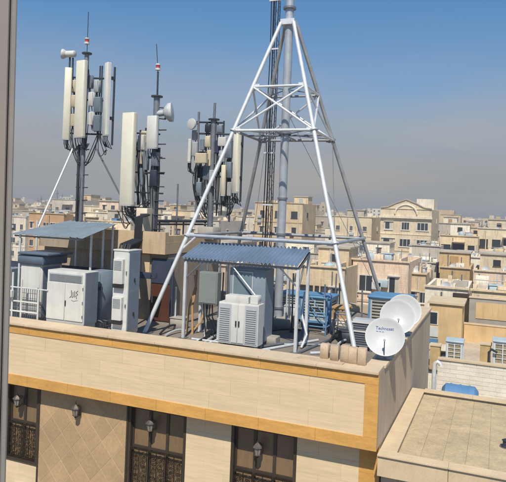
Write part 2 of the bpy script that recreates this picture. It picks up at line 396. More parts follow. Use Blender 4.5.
def scroll(b, cx, cz, s, y, flip=1, r=.008):
    for sg in (1, -1):
        pts = []
        for i in range(15):
            t = i/14; a = t*2.3*math.pi; rr = s*(1-t*.82)
            pts.append((cx+flip*sg*(s*.0+rr*math.cos(a)*.9), y, cz+sg*rr*math.sin(a)))
        b.path(pts, r, 5)
def window(xr, zb_, nm, panes, lab):
    a, c = xr; yg = SETB+.13; zt_ = ZWT
    w = MB().box((a, SETB+.0, zt_-.06), (c, yg+.03, zt_)).box((a, SETB, zb_), (a+.07, yg+.03, zt_-.06)).box((c-.07, SETB, zb_), (c, yg+.03, zt_-.06))
    w.box((a, SETB-.03, zb_-.05), (c, yg+.03, zb_))
    win = w.build('window', WINF, bld, smooth=False, label=lab)
    ws = (c-a-.14)/panes
    zm = zt_-.98
    for i in range(panes):
        x0 = a+.07+i*ws; x1 = x0+ws
        MB().box((x0+.035, yg, zm+.03), (x1-.035, yg+.012, zt_-.09)).build('pane', WOODP, win, smooth=False)
        MB().box((x0+.035, yg, zb_+.03), (x1-.035, yg+.012, zm-.03)).build('pane', WOODP, win, smooth=False)
        fr = MB().box((x0, yg-.03, zb_), (x0+.035, yg+.02, zt_-.06)).box((x1-.035, yg-.03, zb_), (x1, yg+.02, zt_-.06))
        fr.box((x0+.035, yg-.03, zm-.03), (x1-.035, yg+.02, zm+.03)).box((x0+.035, yg-.03, zt_-.09), (x1-.035, yg+.02, zt_-.06)).box((x0+.035, yg-.03, zb_), (x1-.035, yg+.02, zb_+.03))
        fr.build('sash', WINF, win, smooth=False)
        gy = SETB+.03
        g = MB().box((x0+.01, gy-.012, zm-.05), (x1-.01, gy+.012, zm-.02)).box((x0+.01, gy-.012, zb_+.02), (x1-.01, gy+.012, zb_+.05))
        for q in range(3): xx = x0+.02+(ws-.04)*q/2; g.box((xx-.008, gy-.008, zb_+.05), (xx+.008, gy+.008, zm-.05))
        nz_ = int((zm-zb_)/.22); hh = (zm-.05-zb_-.05)/max(nz_, 1)
        for q in range(max(nz_, 1)):
            for h in (0, 1):
                scroll(g, x0+.02+(ws-.04)*(.25+.5*h), zb_+.05+hh*(q+.5), min(ws*.22, hh*.46)*RNG.uniform(.8, 1.05), gy, 1 if (h+q) % 2 else -1)
        g.build('grille', IRON, win)
    return win
window(W1, ZW1B, 'a', 2, 'short window above the travertine apron')
window(W2, -5.2, 'b', 3, 'window beside the diamond tiles')
window(W3, -4.6, 'c', 3, 'window between two travertine piers')

# wall lanterns
def lantern(px, py, Y, lab, zback):
    c = aY(px, py, Y)
    t = thing('wall_lantern', lab, 'lantern', (c.x, c.y, c.z-.16), 'wall lanterns on the facade')
    z = c.z
    MB().lathe([(.055, -.12), (.075, -.105), (.075, -.095), (.02, -.085)], c, (0, 0, 1), 6).lathe([(.03, -.16), (.012, -.15), (.05, -.12)], c, (0, 0, 1), 8).build('base', BRASS, t)
    MB().lathe([(.055, -.095), (.085, .06)], c, (0, 0, 1), 6).build('glass', LGLASS, t, smooth=False)
    fr = MB()
    for i in range(6):
        a = math.pi/3*i; fr.tube((c.x+.057*math.cos(a), c.y+.057*math.sin(a), z-.095), (c.x+.088*math.cos(a), c.y+.088*math.sin(a), z+.06), .006, 5)
    fr.build('frame', BRASS, t)
    MB().lathe([(.11, .06), (.105, .075), (.07, .115), (.03, .15), (.02, .16), (.026, .175), (.012, .20), (.004, .245)], c, (0, 0, 1), 6).build('cap', BRASS, t)
    yw = zback
    br = MB().path([(c.x, c.y, z-.14), (c.x, (c.y+yw)/2, z-.17), (c.x, yw-.012, z-.11)], .011, 6).path([(c.x, c.y+.08, z+.09), (c.x, (c.y+yw)/2+.03, z+.12), (c.x, yw-.012, z+.03)], .009, 6)
    br.build('bracket', BRASS, t)
    MB().box((c.x-.035, yw-.014, z-.16), (c.x+.035, yw+.0, z+.07), .01).build('wall_plate', BRASS, t)
lantern(17, 401, SETB-.10, 'small metal wall lantern in front of the short window above a travertine apron', SETB+.10)
lantern(75.5, 411, SETB-.17, 'small metal wall lantern casting its shadow on the diamond tiles', SETB-.016)
lantern(150, 426, SETB-.10, 'small metal wall lantern in front of the window beside the diamond tiles', SETB+.10)
lantern(257.5, 450, SETB-.10, 'small metal wall lantern in front of the window between two travertine piers', SETB+.10)
# air-conditioner below the short window
c = aY(14, 488, .12)
t = thing('air_conditioner', 'grey air conditioner casing hung on the wall under the short window', 'air conditioner', (c.x, c.y, c.z-.6))
MB().box((c.x-.22, .06, c.z-.6), (c.x+.24, SETB, c.z), .02).build('casing', GPAINT, t)
MB().box((c.x-.17, .05, c.z-.55), (c.x+.19, .059, c.z-.05)).build('grille', LOUV, t)
for xx in (-.12, .14): MB().box((c.x+xx-.02, .1, c.z-.64), (c.x+xx+.02, SETB, c.z-.602)).build('bracket', GALVD, t)

# ================================================================== ROOFTOP STAIR HOUSE
ph = thing('stair_house', 'beige plastered rooftop stair house carrying the antenna masts', 'stair house', (-11, 5.2, ZR))
PX1 = -6.9; PY0 = 3.5; PY1 = 7.2; PZ = 2.28; XPL = aY(39, 250, 3.5).x
MB().box((XPL, PY0+.25, ZR), (PX1-.02, PY1, 1.62)).build('wall', mat('stair_house_shade_render', (.36, .295, .225), .9, var=.2, vscale=1.0, fine=.1, fscale=20, dirt=.55, dirtcol=(.13, .11, .09)), ph)  # wall colour darkened to carry the shade under the canopy
xc_ = aY(114, 240, PY0).x
MB().box((xc_+.001, PY0, 1.64), (PX1, PY1+.05, PZ-.30)).build('cornice', PENT, ph)
MB().box((XPL, PY0+.004, 1.64), (xc_, PY1+.05, PZ-.30)).build('cornice', MATS['stair_house_shade_render'], ph, label='stretch of cornice coloured darker for the shade under the flat canopy')  # cornice split here so this stretch takes the canopy shade as colour
pp = MB().box((XPL, PY0+.01, PZ-.298), (PX1-.01, PY0+.2, PZ)).box((PX1-.2, PY0+.2, PZ-.298), (PX1-.01, PY1+.04, PZ-.10))
pp.build('parapet', PENT, ph)
MB().box((XPL, PY0+.205, PZ-.298), (PX1-.205, PY1+.03, PZ-.27)).build('roof', ROOFM, ph)
# door and panels on the front wall
a = aY(153, 270, PY0+.24); b_ = aY(168, 330, PY0+.24)
dz = ZR
MB().box((a.x-.03, PY0+.19, dz), (a.x+.72, PY0+.248, 1.5)).build('door_frame', NAVY, ph)
dr = MB().box((a.x+.02, PY0+.15, dz+.03), (a.x+.67, PY0+.188, .75)).build('door', RUST, ph)
MB().box((a.x+.05, PY0+.13, .20), (a.x+.08, PY0+.148, .38)).build('handle', GALV, dr)
MB().box((a.x+.02, PY0+.15, .78), (a.x+.67, PY0+.188, 1.45)).build('transom_panel', NAVY, ph)
b2 = aY(147, 262, PY0+.24)
MB().box((b2.x-.16, PY0+.20, .95), (b2.x+.12, PY0+.248, 1.6)).build('window_panel', mat('warm_plaster', (.62, .47, .29), .8), ph)

# ================================================================== BLUE-GREY FLAT CANOPY AND ITS CABINETS
cf = 1.0
zf, zbk = 2.12, 2.47
cn = thing('flat_canopy', 'blue-grey sheet-metal canopy on thin posts over the white cabinets', 'canopy', (-9.5, 1.7, ZR))
xa, xb = aY(12, 233, cf).x, aY(84, 239, cf).x
yb = 3.42
xbb = aY(117.5, 225, yb).x
sh = MB(); nx = 44; rows_ = 5
vs_ = []
for r in range(rows_+1):
    t = r/rows_
    for i in range(nx+1):
        u = i/nx; 
        wob = .012*math.sin(u*9+t*2)+.02*math.sin(u*3.1)*(1-t)
        vs_.append((xa+(xb+(xbb-xb)*t-xa)*u, cf+(yb-cf)*t-.05*(1-u)*(1-t), zf+(zbk-zf)*t+wob+(.022 if i % 4 == 0 else 0)))
m_ = len(vs_); vs2 = [(x, y, z-.008) for x, y, z in vs_]
fs_ = []
W_ = nx+1
for r in range(rows_):
    for i in range(nx):
        q = r*W_+i; fs_.append((q, q+1, q+W_+1, q+W_)); fs_.append((m_+q, m_+q+W_, m_+q+W_+1, m_+q+1))
for i in range(nx): fs_.append((i, m_+i, m_+i+1, i+1)); q = rows_*W_+i; fs_.append((q, q+1, m_+q+1, m_+q))
for r in range(rows_): q = r*W_; fs_.append((q, q+W_, m_+q+W_, m_+q)); q = r*W_+nx; fs_.append((q, m_+q, m_+q+W_, q+W_))
sh.add(vs_+vs2, fs_); sh.build('sheet', SHEET, cn, smooth=False)
def post(p, q, r, parent, m=GALV, name='post'): return MB().tube(p, q, r, 10).build(name, m, parent)
post((xa+.25, cf+.05, ZR), (xa+.25, cf+.05, zf+.02), .03, cn)
for px_ in (91.5, 103.5):
    best = min((abs(proj((xb+(xbb-xb)*q/40-.06, cf+(yb-cf)*q/40, 1.5))[0]-px_+.9), q) for q in range(41))[1]/40
    y_ = cf+(yb-cf)*best; x_ = xb+(xbb-xb)*best-.06; post((x_, y_, ZR), (x_, y_, zf+(zbk-zf)*best), .032, cn, WPAINT)
for (x_, y_) in ((xbb-.1, yb-.08), (xa+.3, yb-.08), (aY(38, 250, yb).x, yb-.08)):
    post((x_, y_, ZR), (x_, y_, zbk-.015), .03, cn)
MB().obar((xa+.05, cf+.06, zf-.03), (xb-.05, cf+.06, zf-.03), .03, .04).build('rail', GALVD, cn)
MB().obar((xa+.05, yb-.08, zbk-.045), (xbb-.05, yb-.08, zbk-.045), .03, .04).build('rail', GALVD, cn)

def cabinet(name, lab, x0, x1, y0, y1, z1, m=WPAINT, plinth=.3, plm=None, sidem=None):
    t = thing(name, lab, 'cabinet', ((x0+x1)/2, (y0+y1)/2, ZR))
    MB().box((x0, y0, ZR+plinth), (x1, y1, z1), .012).build('body', m, t)
    MB().box((x0+.03, y0+.03, ZR), (x1-.03, y1-.03, ZR+plinth)).build('plinth', plm or GPAINT, t)
    return t
# wide double-door cabinet
x0, x1 = aY(47, 290, .66).x, aY(84.5, 290, .66).x; yF = .66
t = cabinet('equipment_cabinet', 'wide white double-door cabinet with long top vent and sprayed black marks', x0, x1, yF, yF+.55, 1.30, plinth=.32, plm=WPAINT)
MB().box((x1+.001, yF+.03, ZR+.35), (x1+.012, yF+.53, 1.28)).build('shade_tinted_side', BLUEG, t)  # the white cabinet's shaded flank, put in as a blue-grey sheet
zv = 1.02
MB().box((x0+.06, yF-.012, zv), (x1-.06, yF-.001, 1.23)).build('vent_frame', GPAINT, t)
vt = MB()
for i in range(7): z = zv+.03+i*.025; vt.obar((x0+.09, yF-.018, z), (x1-.09, yF-.018, z), .02, .008)
vt.build('vent_louvre', LOUV, t)
xm = (x0+x1)/2
for (p, q) in ((x0+.015, xm-.006), (xm+.006, x1-.015)):
    d = MB().box((p, yF-.022, .06), (q, yF-.001, zv-.03), .004).build('door', WPAINT, t)
    if p > x0+.1:
        MB().box((p+.015, yF-.045, .42), (p+.04, yF-.023, .56), .005).build('handle', BLACK, d)
        for z in (.15, .5, .85): MB().tube((q-.012, yF-.03, z), (q-.012, yF-.03, z+.07), .012, 6).build('hinge', GALVD, d)
        g = MB(); gx, gz, gy = p+.2, .66, yF-.0245
        for st in ([(0, .17), (.01, .03), (-.05, -.02)], [(.05, .13), (.06, .02), (.02, -.01)], [(.10, .16), (.11, .04), (.09, .0)], [(.20, .17), (.14, .12), (.20, .08), (.14, .03), (.17, -.03)], [(.0, -.08), (.08, -.10), (.2, -.07)]):
            g.path([(gx+u, gy, gz+v) for u, v in st], .008 if st[0][1] > 0 else .004, 5)
        g.build('sprayed_mark', INK, d)
# cabinet with navy hood at the far left
x0, x1 = aY(20, 290, .95).x, aY(41, 290, .95).x; yF = .95
t = cabinet('equipment_cabinet', 'tall white cabinet under a projecting slate-blue hood behind the white tube railing', x0, x1, yF, yF+.8, 1.36, plinth=.3)
MB().box((x0-.06, yF-.08, 1.365), (x1+.10, yF+.9, 1.60), .02).build('hood', SLATE, t)
MB().box((x0-.02, yF-.12, 1.62), (x1+.28, yF+.9, 1.68), .01).build('hood_lid', SLATE, t)
d = MB().box((x0+.03, yF-.02, .02), (x1-.03, yF-.001, 1.32), .004).build('door', WPAINT, t)
MB().box((x1-.08, yF-.045, .6), (x1-.055, yF-.021, .75)).build('handle', BLACK, d)
lv = MB()
for i in range(14): z = -.02-.0+i*-.0; 
MB().box((x1+.001, yF+.05, .0), (x1+.01, yF+.7, 1.3)).build('shade_tinted_side', BLUEG, t)  # blue-grey colour stands for the shaded right side of the white body
# dark cabinet between the posts
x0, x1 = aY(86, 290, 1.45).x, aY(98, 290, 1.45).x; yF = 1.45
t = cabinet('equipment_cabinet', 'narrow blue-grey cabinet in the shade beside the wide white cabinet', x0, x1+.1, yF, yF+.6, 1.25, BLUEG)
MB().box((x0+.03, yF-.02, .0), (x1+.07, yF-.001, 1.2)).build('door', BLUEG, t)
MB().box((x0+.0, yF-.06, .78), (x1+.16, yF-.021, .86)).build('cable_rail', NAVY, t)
# navy cable tray behind cabinets
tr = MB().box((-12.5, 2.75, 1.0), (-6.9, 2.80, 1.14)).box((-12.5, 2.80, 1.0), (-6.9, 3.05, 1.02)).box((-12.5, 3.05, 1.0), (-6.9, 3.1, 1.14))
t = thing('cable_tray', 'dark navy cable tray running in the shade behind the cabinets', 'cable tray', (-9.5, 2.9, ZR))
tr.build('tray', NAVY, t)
for x_ in (-12, -10.5, -9, -7.4): MB().box((x_-.03, 2.88, ZR), (x_+.03, 2.94, 1.0)).build('support', GALVD, t)
for q in range(4): MB().path([(x_, 2.84+q*.05, 1.045+.012*math.sin(x_*3+q)) for x_ in [-12.4+.3*i for i in range(19)]], .02, 6).build('cable', BLACK, t)
# conduit posts
p0 = aY(99.5, 238, 1.3); 
t = thing('conduit_pipe', 'pale curved conduit pipe standing between the white cabinets', 'pipe', (p0.x-.05, 1.2, ZR))
MB().path([(p0.x-.02, 1.2, .95), (p0.x-.03, 1.2, .35), (p0.x-.05, 1.2, .16), (p0.x-.16, 1.15, .05), (p0.x-.34, 1.1, -.05), (p0.x-.42, 1.1, ZR)], .035, 10).build('pipe', GALV, t)
for z in (.8, .5): MB().lathe([(.045, 0), (.045, .05)], (p0.x-.02, 1.2, z), (0, 0, 1), 10).build('clamp', GALVD, t)
for i, (px, dy) in enumerate(((93, .2), (97, .5), (107, .3), (109, .6), (105, .8))):
    q = aY(px, 320, 1.0+dy)
    tag(MB().path(arc((q.x-.2, q.y, -.2), (q.x+.25, q.y+.1, -.05), -.12+.05*i, 8)+[Vector((q.x+.27, q.y+.1, ZR))], .03, 8).build('cable_loop', BLACK), 'loose black cable loop on the deck between the white cabinets', 'cable', 'cable loops between the cabinets')
for i in range(6):
    q = aY(98+2.3*i, 300, 2.2)
    tag(MB().path([(q.x, q.y+.1*i % .3, ZR), (q.x+.03*math.sin(i), q.y, .5), (q.x-.02, q.y+.05, 1.25)], .03, 6).build('riser_cable', BLACK), 'thick black riser cable standing behind the conduit pipe', 'cable', 'black riser cables behind the cabinets')
# tall cabinet with two air conditioners on its door
x0, x1 = aY(112.5, 290, .62).x, aY(127.5, 290, .62).x; yF = .62
t = thing('equipment_cabinet', 'tall slim white cabinet with two air conditioner units on its front', 'cabinet', ((x0+x1)/2, .9, ZR))
MB().box((x0, yF, ZR+.25), (x1, yF+.52, 1.90), .012).build('body', WPAINT, t)
MB().box((x0-.015, yF-.015, 1.905), (x1+.015, yF+.55, 1.945), .01).build('lid', WPAINT, t)
MB().box((x0+.02, yF+.02, ZR), (x1-.02, yF+.5, ZR+.25)).build('plinth', WPAINT, t)
sp = MB().box((x1+.001, yF+.03, .95), (x1+.014, yF+.49, 1.86)).build('shade_tinted_side', BLUEG, t); MB().box((x1+.015, yF+.24, 1.15), (x1+.03, yF+.28, 1.24)).build('lock', BLACK, sp)  # shade on this flank is put into the blue-grey of both sheets
sp = MB().box((x1+.001, yF+.03, .0), (x1+.014, yF+.49, .92)).build('shade_tinted_side', BLUEG, t); MB().box((x1+.015, yF+.24, .32), (x1+.03, yF+.28, .41)).build('lock', BLACK, sp)
for (z0, z1) in ((.98, 1.72), (.10, .80)):
    u = MB().box((x0+.06, yF-.10, z0+.14), (x1-.1, yF-.001, z1), .01).build('air_conditioner', WPAINT, t)
    g = MB()
    for i in range(8): z = z1-.05-i*.03; g.obar((x0+.09, yF-.106, z), (x1-.13, yF-.106, z), .008, .014)
    g.build('louvre', LOUV, u)
    MB().box((x0+.06, yF-.10, z0+.04), (x1-.1, yF-.02, z0+.13)).build('drip_tray', BLACK, u)
for z in (.55, 1.35): MB().box((x1-.05, yF-.03, z), (x1-.03, yF-.001, z+.08)).build('hinge', GALVD, t)
# white tube railing with wire mesh, left end
Yr = .62
rl = thing('tube_railing', 'low white tube railing with wire mesh at the parapet', 'railing', (aY(25, 305, Yr).x, Yr, ZR))
xs = [aY(v, 305, Yr).x for v in (8, 12, 21, 38)]; zr = [aY(25, v, Yr).z for v in (288, 302, 312)]
for i, x_ in enumerate(xs): MB().tube((x_, Yr, ZR), (x_, Yr, (1.15 if i == 1 else (.98 if i == 2 else zr[0]+.02))), .026, 8).build('post', WPAINT, rl)
for z in zr[1:]: MB().tube((xs[0]-.6, Yr, z), (xs[3], Yr, z), .022, 8).build('rail', WPAINT, rl)
for i in range(15): x_ = xs[0]+(xs[3]-xs[0])*i/14; MB().tube((x_, Yr+.03, 0-.3), (x_, Yr+.03, zr[0]), .008, 4).build('mesh_wire', GALVD, rl)
for i in range(9): z = -.28+(zr[0]+.28)*i/8; MB().tube((xs[0], Yr+.04, z), (xs[3], Yr+.04, z), .008, 4).build('mesh_wire', GALVD, rl)
MB().tube((xs[0], Yr, zr[0]), (xs[3]+.3, Yr, zr[0]+.0), .018, 6).build('rail', GALV, rl)
q = aY(11, 293, .56)
t = thing('junction_box', 'small white junction box on the end of the tube railing', 'junction box', (q.x, .56, q.z-.1))
MB().box((q.x-.09, .50, q.z-.10), (q.x+.07, .60, q.z+.08), .01).build('box', WPAINT, t); MB().box((q.x-.07, .494, q.z-.08), (q.x+.05, .499, q.z+.06)).build('cover', WPAINT, t)
q = aY(13, 275, 1.3)
t = thing('condenser_unit', 'dark condenser unit behind the tube railing posts', 'condenser', (q.x, 1.3, ZR))
MB().box((q.x-.5, 1.1, ZR+.1), (q.x+.12, 1.5, q.z+.2), .02).build('casing', BLUEG, t)
MB().lathe([(.2, 0), (.2, .02), (.03, .03)], (q.x-.2, 1.098, .4), (0, -1, 0), 16).build('fan_guard', BLACK, t)
for xx in (-.45, .05): MB().box((q.x+xx-.02, 1.12, ZR), (q.x+xx+.04, 1.48, ZR+.1)).build('foot', GALVD, t)
# beige wall fragment visible left of the canopy
t = thing('rear_wall', 'low beige rooftop wall seen under the left end of the flat canopy', 'wall', (-14, 8.4, ZR))
z1 = aY(25, 236, 8.2).z
MB().box((-16, 8.2, ZR), (XPL-.4, 8.5, z1)).build('wall', PENT, t); MB().box((-16, 8.15, z1+.001), (XPL-.35, 8.55, z1+.06)).build('cap', SANDS, t)
# ================================================================== CORRUGATED CANOPY
Yc = 2.0; zc = 1.73; yb2 = 3.08; zb2 = 2.09
xa, xb = aY(182.5, 258, Yc).x, aY(298.5, 267, Yc).x
cc = thing('corrugated_canopy', 'blue corrugated metal canopy on steel posts inside the tower legs', 'canopy', ((xa+xb)/2, 2.5, ZR))
nc = 30; seg = 8; vs_ = []; cols = nc*seg+1
for (y_, z_) in ((Yc-.02, zc), (yb2, zb2)):
    for i in range(cols):
        u = i/(cols-1); vs_.append((xa+(xb-xa)*u, y_, z_+.03*math.cos(2*math.pi*i/seg)))
m_ = len(vs_); vs2 = [(x, y, z-.006) for x, y, z in vs_]; fs_ = []
for i in range(cols-1):
    fs_ += [(i, i+1, cols+i+1, cols+i), (m_+i, m_+cols+i, m_+cols+i+1, m_+i+1), (i, m_+i, m_+i+1, i+1), (cols+i, cols+i+1, m_+cols+i+1, m_+cols+i)]
fs_ += [(0, cols, m_+cols, m_), (cols-1, m_+cols-1, m_+2*cols-1, 2*cols-1)]
MB().add(vs_+vs2, fs_).build('corrugated_sheet', CORR, cc)
xl, xr = aY(183, 300, Yc+.05).x+.03, aY(297, 310, Yc+.1).x
for (x_, y_, zt_) in ((xl, Yc+.08, zc-.03), (xr, Yc+.08, zc-.03), (xr-.03, yb2-.08, zb2-.06), (xl, yb2-.08, zb2-.06)):
    MB().box((x_-.035, y_-.035, ZR), (x_+.035, y_+.035, zt_-.06)).build('post', GALV, cc)
    MB().box((x_-.1, y_-.1, ZR+.0), (x_+.1, y_+.1, ZR+.015)).build('base_plate', GALVD, cc)
for y_, z_ in ((Yc+.08, zc-.07), (yb2-.08, zb2-.10)): MB().obar((xa+.03, y_, z_), (xb-.03, y_, z_), .05, .06).build('beam', GALVD, cc)
for x_ in (xl, xr): MB().obar((x_, Yc+.12, zc-.08), (x_, yb2-.12, zb2-.10), .05, .05).build('rafter', GALVD, cc)
for s_, x_ in ((1, xl), (-1, xr)): MB().obar((x_+s_*.03, Yc+.08, zc-.50), (x_+s_*.45, Yc+.08, zc-.10), .035, .035).build('brace', GALVD, cc)
MB().obar((xr, Yc+.12, zc-.6), (xr, Yc+.55, zc-.02), .035, .035).build('brace', GALVD, cc)
# white louvred cabinet in front
yF = 1.42; x0, x1 = aY(218, 325, yF).x, aY(258, 325, yF).x; zt_ = .80
t = thing('louvred_cabinet', 'low white cabinet with two louvred doors under the corrugated canopy', 'cabinet', ((x0+x1)/2, 1.6, ZR))
MB().box((x0, yF, -.18), (x1, yF+.36, zt_), .012).build('body', WPAINT, t)
for x_ in (x0+.05, x1-.05):
    for y_ in (yF+.05, yF+.31): MB().box((x_-.03, y_-.03, ZR), (x_+.03, y_+.03, -.18)).build('leg', GALVD, t)
w = (x1-x0)/3
for k, (p, q) in enumerate(((x0+.02, x0+w-.01), (x0+2*w+.01, x1-.02))):
    MB().box((p, yF-.012, -.14), (q, yF-.001, zt_-.04)).build('vent_frame', GPAINT, t)
    for i in range(16): z = -.09+i*.05; MB().obar((p+.03, yF-.02, z), (q-.03, yF-.02, z), .018, .012).build('louvre', LOUV, t)
for k, (p, q) in enumerate(((x0+w+.01, xm_ := (x0+x1)/2-.004), ((x0+x1)/2+.004, x0+2*w-.01))):
    d = MB().box((p, yF-.02, -.14), (q, yF-.001, zt_-.04), .004).build('door', WPAINT, t)
    MB().box(((q if k == 0 else p)-(.05 if k == 0 else -.02), yF-.045, .25), ((q if k == 0 else p)-(.02 if k == 0 else -.05), yF-.021, .38)).build('handle', BLACK, d)
# boxes on top of it
bx = MB().box((x0+.15, yF+.02, zt_+.002), (x1-.28, yF+.33, zt_+.17), .015).build('power_unit'if False else 'battery_box', WPAINT); tag(bx, 'flat white box lying on the louvred cabinet', 'box')
bx = MB().box((x1-.25, yF+.05, zt_+.002), (x1-.05, yF+.30, zt_+.20), .015).build('battery_box', WPAINT); tag(bx, 'small upright white box at the end of the louvred cabinet top', 'box')
# grey tall cabinet behind
yF = 2.25; x0, x1 = aY(229, 300, yF).x, aY(265, 300, yF).x
t = thing('equipment_cabinet', 'tall blue-grey cabinet with a glazed door behind the louvred cabinet', 'cabinet', ((x0+x1)/2, 2.5, ZR))
MB().box((x0, yF, ZR+.1), (x1, yF+.6, 1.55), .012).build('body', BLUEG, t)
MB().box((x0+.03, yF+.03, ZR), (x1-.03, yF+.57, ZR+.1)).build('plinth', NAVY, t)
d = MB().box((x0+.12, yF-.02, .60), (x0+.62, yF-.001, 1.45)).build('door', BLUEC if False else mat('teal_grey_glass', (.16, .22, .26), .15, var=.1, vscale=3), t)
for p, q in (((x0+.09, .57), (x0+.12, 1.48)), ((x0+.62, .57), (x0+.65, 1.48)), ((x0+.12, .57), (x0+.62, .60)), ((x0+.12, 1.45), (x0+.62, 1.48))):
    MB().box((p[0], yF-.03, p[1]), (q[0], yF-.001, q[1])).build('door_frame', GPAINT, d)
MB().box((x0+.12, yF-.03, .62), (x0+.64, yF-.021, .80)).build('door_panel', WPAINT, d)
MB().tube((x0+.1, Yc+.12, 1.62), (x1-.05, Yc+.12, .75), .018, 6).build('stay_rod', GALV, cc)
# H-frame stand with grey control box
yS = 1.98; q0, q1 = aY(199, 290, yS).x, aY(217.5, 290, yS).x
t = thing('control_box', 'grey-green control box on a steel pipe stand under the canopy edge', 'control box', ((q0+q1)/2, yS, ZR))
zt_, zb_ = aY(208, 272, yS).z, aY(208, 304, yS).z
bo = MB().box((q0, yS-.02, zb_), (q1, yS+.22, zt_), .012).build('box', mat('grey_green_paint', (.20, .23, .22), .5, var=.1), t)
MB().box((q0+.03, yS-.035, zb_+.03), (q1-.03, yS-.021, zt_-.03)).build('door', MATS['grey_green_paint'], bo)
for x_ in (q0+.08, q1-.08):
    MB().tube((x_, yS+.28, ZR), (x_, yS+.28, zt_+.2), .028, 8).build('upright', GALV, t)
    MB().tube((x_, yS-.35, ZR+.03), (x_, yS+.6, ZR+.03), .028, 8).build('foot', GALV, t)
MB().tube((q0-.1, yS-.1, ZR+.06), (q1+.15, yS-.1, ZR+.06), .028, 8).build('crossbar', GALV, t)
for k in range(5):
    MB().path([(q0+.1+.06*k, yS+.1, zb_), (q0+.12+.05*k+.04*math.sin(k*2), yS+.1, zb_-.35), (q0+.2+.07*k, yS+.1+.1*k, ZR+.05), (q0+.5+.07*k, yS+.5, ZR+.04)], .018, 6).build('cable', BLACK, t)
# tan rods and hose against the stair house wall
for i, (pa, pb) in enumerate((((197, 270), (187, 325)), ((195, 275), (193, 320)), ((203, 315), (190, 338)))):
    a = aY(*pa, 2.9); b = aY(*pb, 2.6)
    tag(MB().path([a, a.lerp(b, .3)+Vector((.05, 0, 0)), a.lerp(b, .7)-Vector((.04, 0, 0)), b+Vector((0, 0, min(0, ZR-b.z)))], .03, 6).build('wooden_pole', WOOD), 'tan wooden pole leaning near the control box', 'pole', 'poles leaning near the control box')

# ================================================================== STEEL PYRAMID TOWER
TC = Vector((-3.884, 4.995, 0)); TH = .04; ZA = 8.57
def corner(i, j, h, z):
    c, s = math.cos(TH), math.sin(TH); return Vector((TC.x+h*(i*c-j*s), TC.y+h*(i*s+j*c), z))
def hs(z): return 2.765+(.177-2.765)*((z+.15)/(ZA+.15))
tw = thing('lattice_tower', 'tall galvanised pyramid tower with four tube legs around a central pole', 'tower', (TC.x, TC.y, ZR))
SG = [(-1, -1), (1, -1), (1, 1), (-1, 1)]
for (i, j) in SG:
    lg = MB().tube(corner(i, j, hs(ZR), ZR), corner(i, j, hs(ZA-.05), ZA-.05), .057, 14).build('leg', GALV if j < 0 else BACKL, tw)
    b = corner(i, j, hs(ZR), ZR); MB().box((b.x-.18, b.y-.18, ZR), (b.x+.18, b.y+.18, ZR+.025)).build('foot_plate', GALVD, lg)
    for z in (2.27, 5.25):
        c = corner(i, j, hs(z), z); d = (corner(i, j, hs(z+.1), z+.1)-c).normalized()
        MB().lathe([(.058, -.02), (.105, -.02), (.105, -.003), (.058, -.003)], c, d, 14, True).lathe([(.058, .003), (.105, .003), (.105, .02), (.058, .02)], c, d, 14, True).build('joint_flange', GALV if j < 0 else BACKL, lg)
        u_ = d.orthogonal().normalized(); w_ = d.cross(u_); bo = MB()
        for q in range(6): v_ = c+(u_*math.cos(q*1.047)+w_*math.sin(q*1.047))*.085; bo.tube(v_-d*.034, v_+d*.034, .010, 6)
        bo.build('flange_bolts', GALVD, lg)
for z, r in ((2.27, .05), (5.25, .042), (6.55, .036)):
    for k in range(4):
        a, b = corner(*SG[k], hs(z), z), corner(*SG[(k+1) % 4], hs(z), z)
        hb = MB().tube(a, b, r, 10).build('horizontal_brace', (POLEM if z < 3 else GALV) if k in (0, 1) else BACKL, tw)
        dr_ = (b-a).normalized()
        for e_, sg_ in ((a, 1), (b, -1)):                         # gusset plate where the brace meets the leg
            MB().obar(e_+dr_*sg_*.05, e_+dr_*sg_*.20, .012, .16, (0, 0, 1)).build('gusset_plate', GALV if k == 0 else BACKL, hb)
        if z == 5.25:
            c_, d_ = corner(*SG[k], hs(6.55), 6.55), corner(*SG[(k+1) % 4], hs(6.55), 6.55)
            MB().tube(a, d_, .032, 8).build('diagonal_brace', GALV, tw); MB().tube(b, c_, .032, 8).build('diagonal_brace', GALV, tw)
            m = (a+b)/2; MB().tube(m, (TC.x, TC.y, z), .026, 6).build('radial_brace', GALVD, tw)
        if z == 2.27:   # short knee braces to the ring corners
            MB().tube(a.lerp(b, .07), corner(*SG[k], hs(1.85), 1.85), .028, 6).build('knee_brace', GALV, tw)
            MB().tube(a, corner(*SG[(k+1) % 4], hs(5.25), 5.25), .012, 5).build('tie_wire', GALVD, tw) if k == 1 else None
h = .21
MB().box((TC.x-h, TC.y-h, ZA-.10), (TC.x+h, TC.y+h, ZA+.06)).rot(TH, TC).build('apex_plate', GALV, tw)
cp = MB().tube((TC.x, TC.y, ZR+.28), (TC.x, TC.y, 11.6), .122, 24).build('central_pole', POLEM, tw)
for z in (ZA+.42, 5.32, 3.4, 2.35, ZR+.55): MB().lathe([(.123, -.03), (.19 if z > 5 else .15, -.03), (.19 if z > 5 else .15, .03), (.123, .03)], (TC.x, TC.y, z), (0, 0, 1), 20, True).build('flange', GALVD, cp)
MB().box((TC.x-.45, TC.y-.45, ZR), (TC.x+.45, TC.y+.45, ZR+.28), .02).build('footing', CONC, tw)
for z in (6.6, 5.28):
    for (i, j) in SG: MB().tube((TC.x, TC.y, z), corner(i, j, hs(z), z), .018, 6).build('tie_rod', GALVD, tw)

